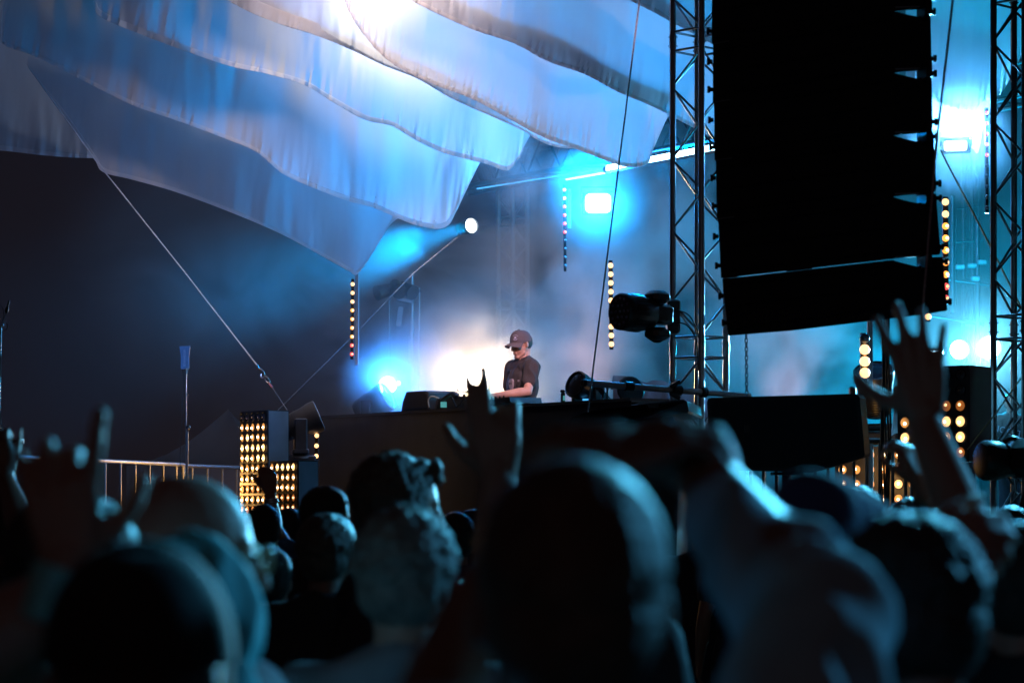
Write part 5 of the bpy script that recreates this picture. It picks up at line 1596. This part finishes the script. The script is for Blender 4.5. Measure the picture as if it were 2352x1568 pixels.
# right-hand group
person('person in a navy shirt at lower right with one arm bent across', 2090, 1225, 2.75, 0.25, SKIN2, SH_NAVY, ('messy', HAIRD), voxel=V, build=1.25,
       arms=(A(1870, 1180, 2.95, 2080, 1240, 3.3, d=(1, 0.1, 0.0), n=(0, 1, -.3), t=(0, 0, 1), curl=(.5, .6, .4)), None), sleeve=1.5, pitch=.3)
person('person with dark hair rimmed in teal light beside the bent arm', 1862, 1172, 3.2, 0.15, SKIN3, SH_GREY, ('messy', HAIRG), voxel=V, hscale=.92)
person('person at the right edge raising an open hand with five spread fingers', 2345, 1215, 4.2, 0.1, SKIN2, SH_BLACK, ('short', HAIRD), voxel=0.0065,
       arms=(A(2290, 1400, 4.25, 2128, 985, 4.5, d=(-0.12, 0.05, 1), n=(0, 1, 0), t=(-1, 0, 0.1), spread=.27, thumb=1.15, thick=1.35, hs=1.16, fat=1.28, curl=(.06, .12, .10)), None), sleeve=.5,
       extra=lambda t, Lc, B, a, s: MB().lathe(a[1][1].lerp(a[1][2], .72), (a[1][2] - a[1][1]), [(-.012, .036), (-.008, .040), (.008, .040), (.012, .036)], 20, cap=False).build('bracelet', mat('silver_bracelet', (0.7, .7, .7), .2, 1.0), t))
person('person in a dark sleeve, holding up a loosely closed hand', 2088, 1152, 8.2, 0.0, SKIN2, SH_BLACK, ('short', HAIRD), voxel=0.009,
       arms=(None, A(2180, 1225, 6.9, 2120, 1128, 6.6, d=(-.35, 0, 1), n=(-.6, .8, -.3), t=(-.6, -.6, 0.2), curl=(.7, 1.0, .6), thick=1.1)), sleeve=1.85)
person('curly-haired person in front of the barrier bars on the right', 1966, 1128, 7.6, -0.2, SKIN, SH_BLACK, ('curly', HAIRB), voxel=0.009)
person('person raising a fist with a wristwatch in front of the left lamp matrix', 606, 1160, 11.0, 0.0, SKIN2, SH_BLUE, ('crop', HAIRD), voxel=0.010,
       arms=(None, A(628, 1215, 11.2, 622, 1142, 11.2, d=(-0.12, 0, 1), n=(-.3, 1, 0), t=(-1, .2, 0), curl=(.9, 1.3, .8), thick=1.05)),
       extra=lambda t, Lc, B, a, s: MB().lathe(a[-1][1].lerp(a[-1][2], .9), (a[-1][2] - a[-1][1]), [(-.012, .030), (-.01, .034), (.01, .034), (.012, .030)], 16, cap=False).build('wristwatch', mat('silver_bracelet', (0.7, .7, .7), .2, 1.0), t))
person('person with swept wavy hair left of the curly-haired man', 748, 1126, 9.3, -0.6, SKIN2, SH_BLACK, ('messy', HAIRD), voxel=0.010)
person('person with short brown curls directly below the swept wavy hair', 752, 1190, 7.2, -0.4, SKIN3, SH_BLACK, ('curly', HAIRB), voxel=0.010)
person('person in a denim blue shirt behind the bald man glasses', 618, 1262, 8.0, -0.1, SKIN, SH_BLUE, ('short', HAIRD), voxel=0.010, H=1.6)
person('dark-haired person at the left edge below the barrier', 22, 1118, 7.0, 0.1, SKIN3, SH_BLACK, ('curly', HAIRD), voxel=0.010,
       arms=(None, A(60, 1250, 6.6, 14, 1105, 6.9, d=(-.3, 0, 1), n=(0, 1, 0), t=(1, 0, 0), curl=(.8, 1., .7))))
person('person with smooth dark hair right of the curly-haired man profile', 1046, 1182, 10.5, 0.2, SKIN, SH_NAVY, ('short', HAIRD), voxel=0.012)
# filler rows towards the stage
def fil(label, x, y, Y, yaw, hair, shirt, skin=SKIN2):
    person(label, x, y, Y, yaw, skin, shirt, hair, voxel=0.016, sv=0.02, group='far rows of the crowd')
fil('far head with short hair between the beanie and barrier bars', 212, 1188, 12.5, 0.1, ('short', HAIRD), SH_BLACK)
fil('far person with long hair left of the bald man', 262, 1192, 14.0, -0.2, ('long', HAIRB), SH_GREY)
fil('far person with a bun behind the bald man', 330, 1180, 14.5, 0.3, ('bun', HAIRD), SH_BLACK)
fil('far dark head just right of the fist with the watch', 664, 1172, 12.8, 0.0, ('short', HAIRD), SH_BLACK)
fil('far person with brown hair partly hidden by the wavy hair', 712, 1176, 14.0, 0.2, ('long', HAIRD), SH_NAVY)
fil('far person under the desk front left of the red earplug', 860, 1180, 13.2, -0.2, ('crop', HAIRD), SH_BLACK)
fil('far person just left of the large central head', 1085, 1176, 13.0, 0.2, ('curly', HAIRD), SH_BLACK)
fil('far person behind the raised spread hand', 1180, 1168, 14.2, 0.0, ('long', HAIRB), SH_GREY)
fil('far person seen between the overhead arms and flight case', 1610, 1172, 13.5, -0.1, ('short', HAIRD), SH_BLACK)
fil('far person below the round-cornered loudspeaker', 1712, 1160, 13.0, 0.1, ('messy', HAIRD), SH_BLACK)
fil('far person right of the loudspeaker pole', 1832, 1168, 14.0, 0.0, ('bun', HAIRD), SH_GREY)
fil('far person behind the bent arm and low amber lamps', 2004, 1172, 14.6, 0.3, ('cap', CAPBLK), SH_NAVY)
fil('far person under the wrist of the open hand', 2222, 1176, 13.0, -0.2, ('short', HAIRD), SH_BLACK)
fil('far person under the covered video camera', 2322, 1168, 11.0, 0.1, ('long', HAIRD), SH_BLACK)
# near shoulders at the bottom edge
person('person in a grey T-shirt whose blurred shoulders fill the bottom edge', 860, 1640, 1.75, 0.0, SKIN, SH_GREY, ('short', HAIRD), voxel=V, H=1.5)
person('stage hand in a dark shirt lettered across the chest beyond the right tower', 2322, 905, 22.5, math.radians(200), SKIN2, SH_BLACK, ('short', HAIRD), base_z=STAGE_Z, voxel=0.012, group=None,
       extra=lambda t, Lc, B, a, s: text_obj('lettering', 'DOOM', 0.085, frame((-1, 0.0, 0.22), (0.1, -1, 0.1), P(2312, 988, 22.25)), mat('grey_lettering', (0.4, 0.42, 0.5), 0.6), t, 0.001))

def copy_tree(o, parent=None):
    c = o.copy(); COL.objects.link(c); c.parent = parent
    for ch in list(o.children):
        copy_tree(ch, c)
    return c
protos = [o for o in bpy.data.objects if o.get('group') == 'far rows of the crowd']
spots = [(90, 1176, 10.5), (140, 1190, 15.5), (395, 1196, 13.6), (545, 1190, 10.2), (580, 1196, 15.2), (790, 1186, 11.6), (826, 1178, 15.4), (990, 1190, 12.2), (1010, 1182, 16),
         (1140, 1186, 10.6), (1560, 1190, 11.2), (1660, 1178, 15.6), (1690, 1196, 10.0), (1762, 1182, 11.0), (1800, 1172, 15.8), (1900, 1186, 12.4), (2060, 1190, 12.0), (2150, 1172, 15.2), (2180, 1190, 10.4), (2270, 1178, 15.0)]
rr_ = random.Random(5)
LAB = ['shadowed far listener near the left edge beside the curly head', 'shadowed far listener under the left end of the steel barrier', 'shadowed far listener directly behind the bald crown',
       'shadowed far listener between the bald forehead and the raised fist', 'shadowed far listener straight under the tall lamp matrix', 'shadowed far listener below the left desk end, right of the wavy hair',
       'shadowed far listener deep under the left desk end', 'shadowed far listener just right of the curly profile nose', 'shadowed far listener deepest below the desk middle',
       'shadowed far listener left of the large head, under the raised hand', 'shadowed far listener under the flight case body', 'shadowed far listener under the left corner of the rounded loudspeaker',
       'shadowed far listener beside the raised forearm, under the loudspeaker', 'shadowed far listener left of the loudspeaker pole', 'shadowed far listener straight behind the loudspeaker pole',
       'shadowed far listener in front of the dark barrier bars', 'shadowed far listener under the hanging cable bundle', 'shadowed far listener deep under the tall right lamp cabinet',
       'shadowed far listener left of the strong raised forearm at right', 'shadowed far listener below the foot of the right truss tower']
for i, (x, y, Y) in enumerate(spots):
    p = protos[(i * 5 + 3) % len(protos)]
    c = copy_tree(p)
    top_ = P(x, y, Y)
    hgt = max((Vector(v.co).z for ch in p.children if ch.type == 'MESH' and ch.name.startswith(('hair', 'cap_crown', 'body')) for v in ch.data.vertices), default=1.75)
    c.location = (top_.x, Y, 0)
    c.rotation_euler = (0, 0, rr_.uniform(-0.5, 0.5))
    sc_ = top_.z / hgt
    c.scale = (sc_, sc_, sc_)
    c['label'] = LAB[i]
    c['category'] = 'person'
    c['group'] = 'shadowed listeners below the stage'
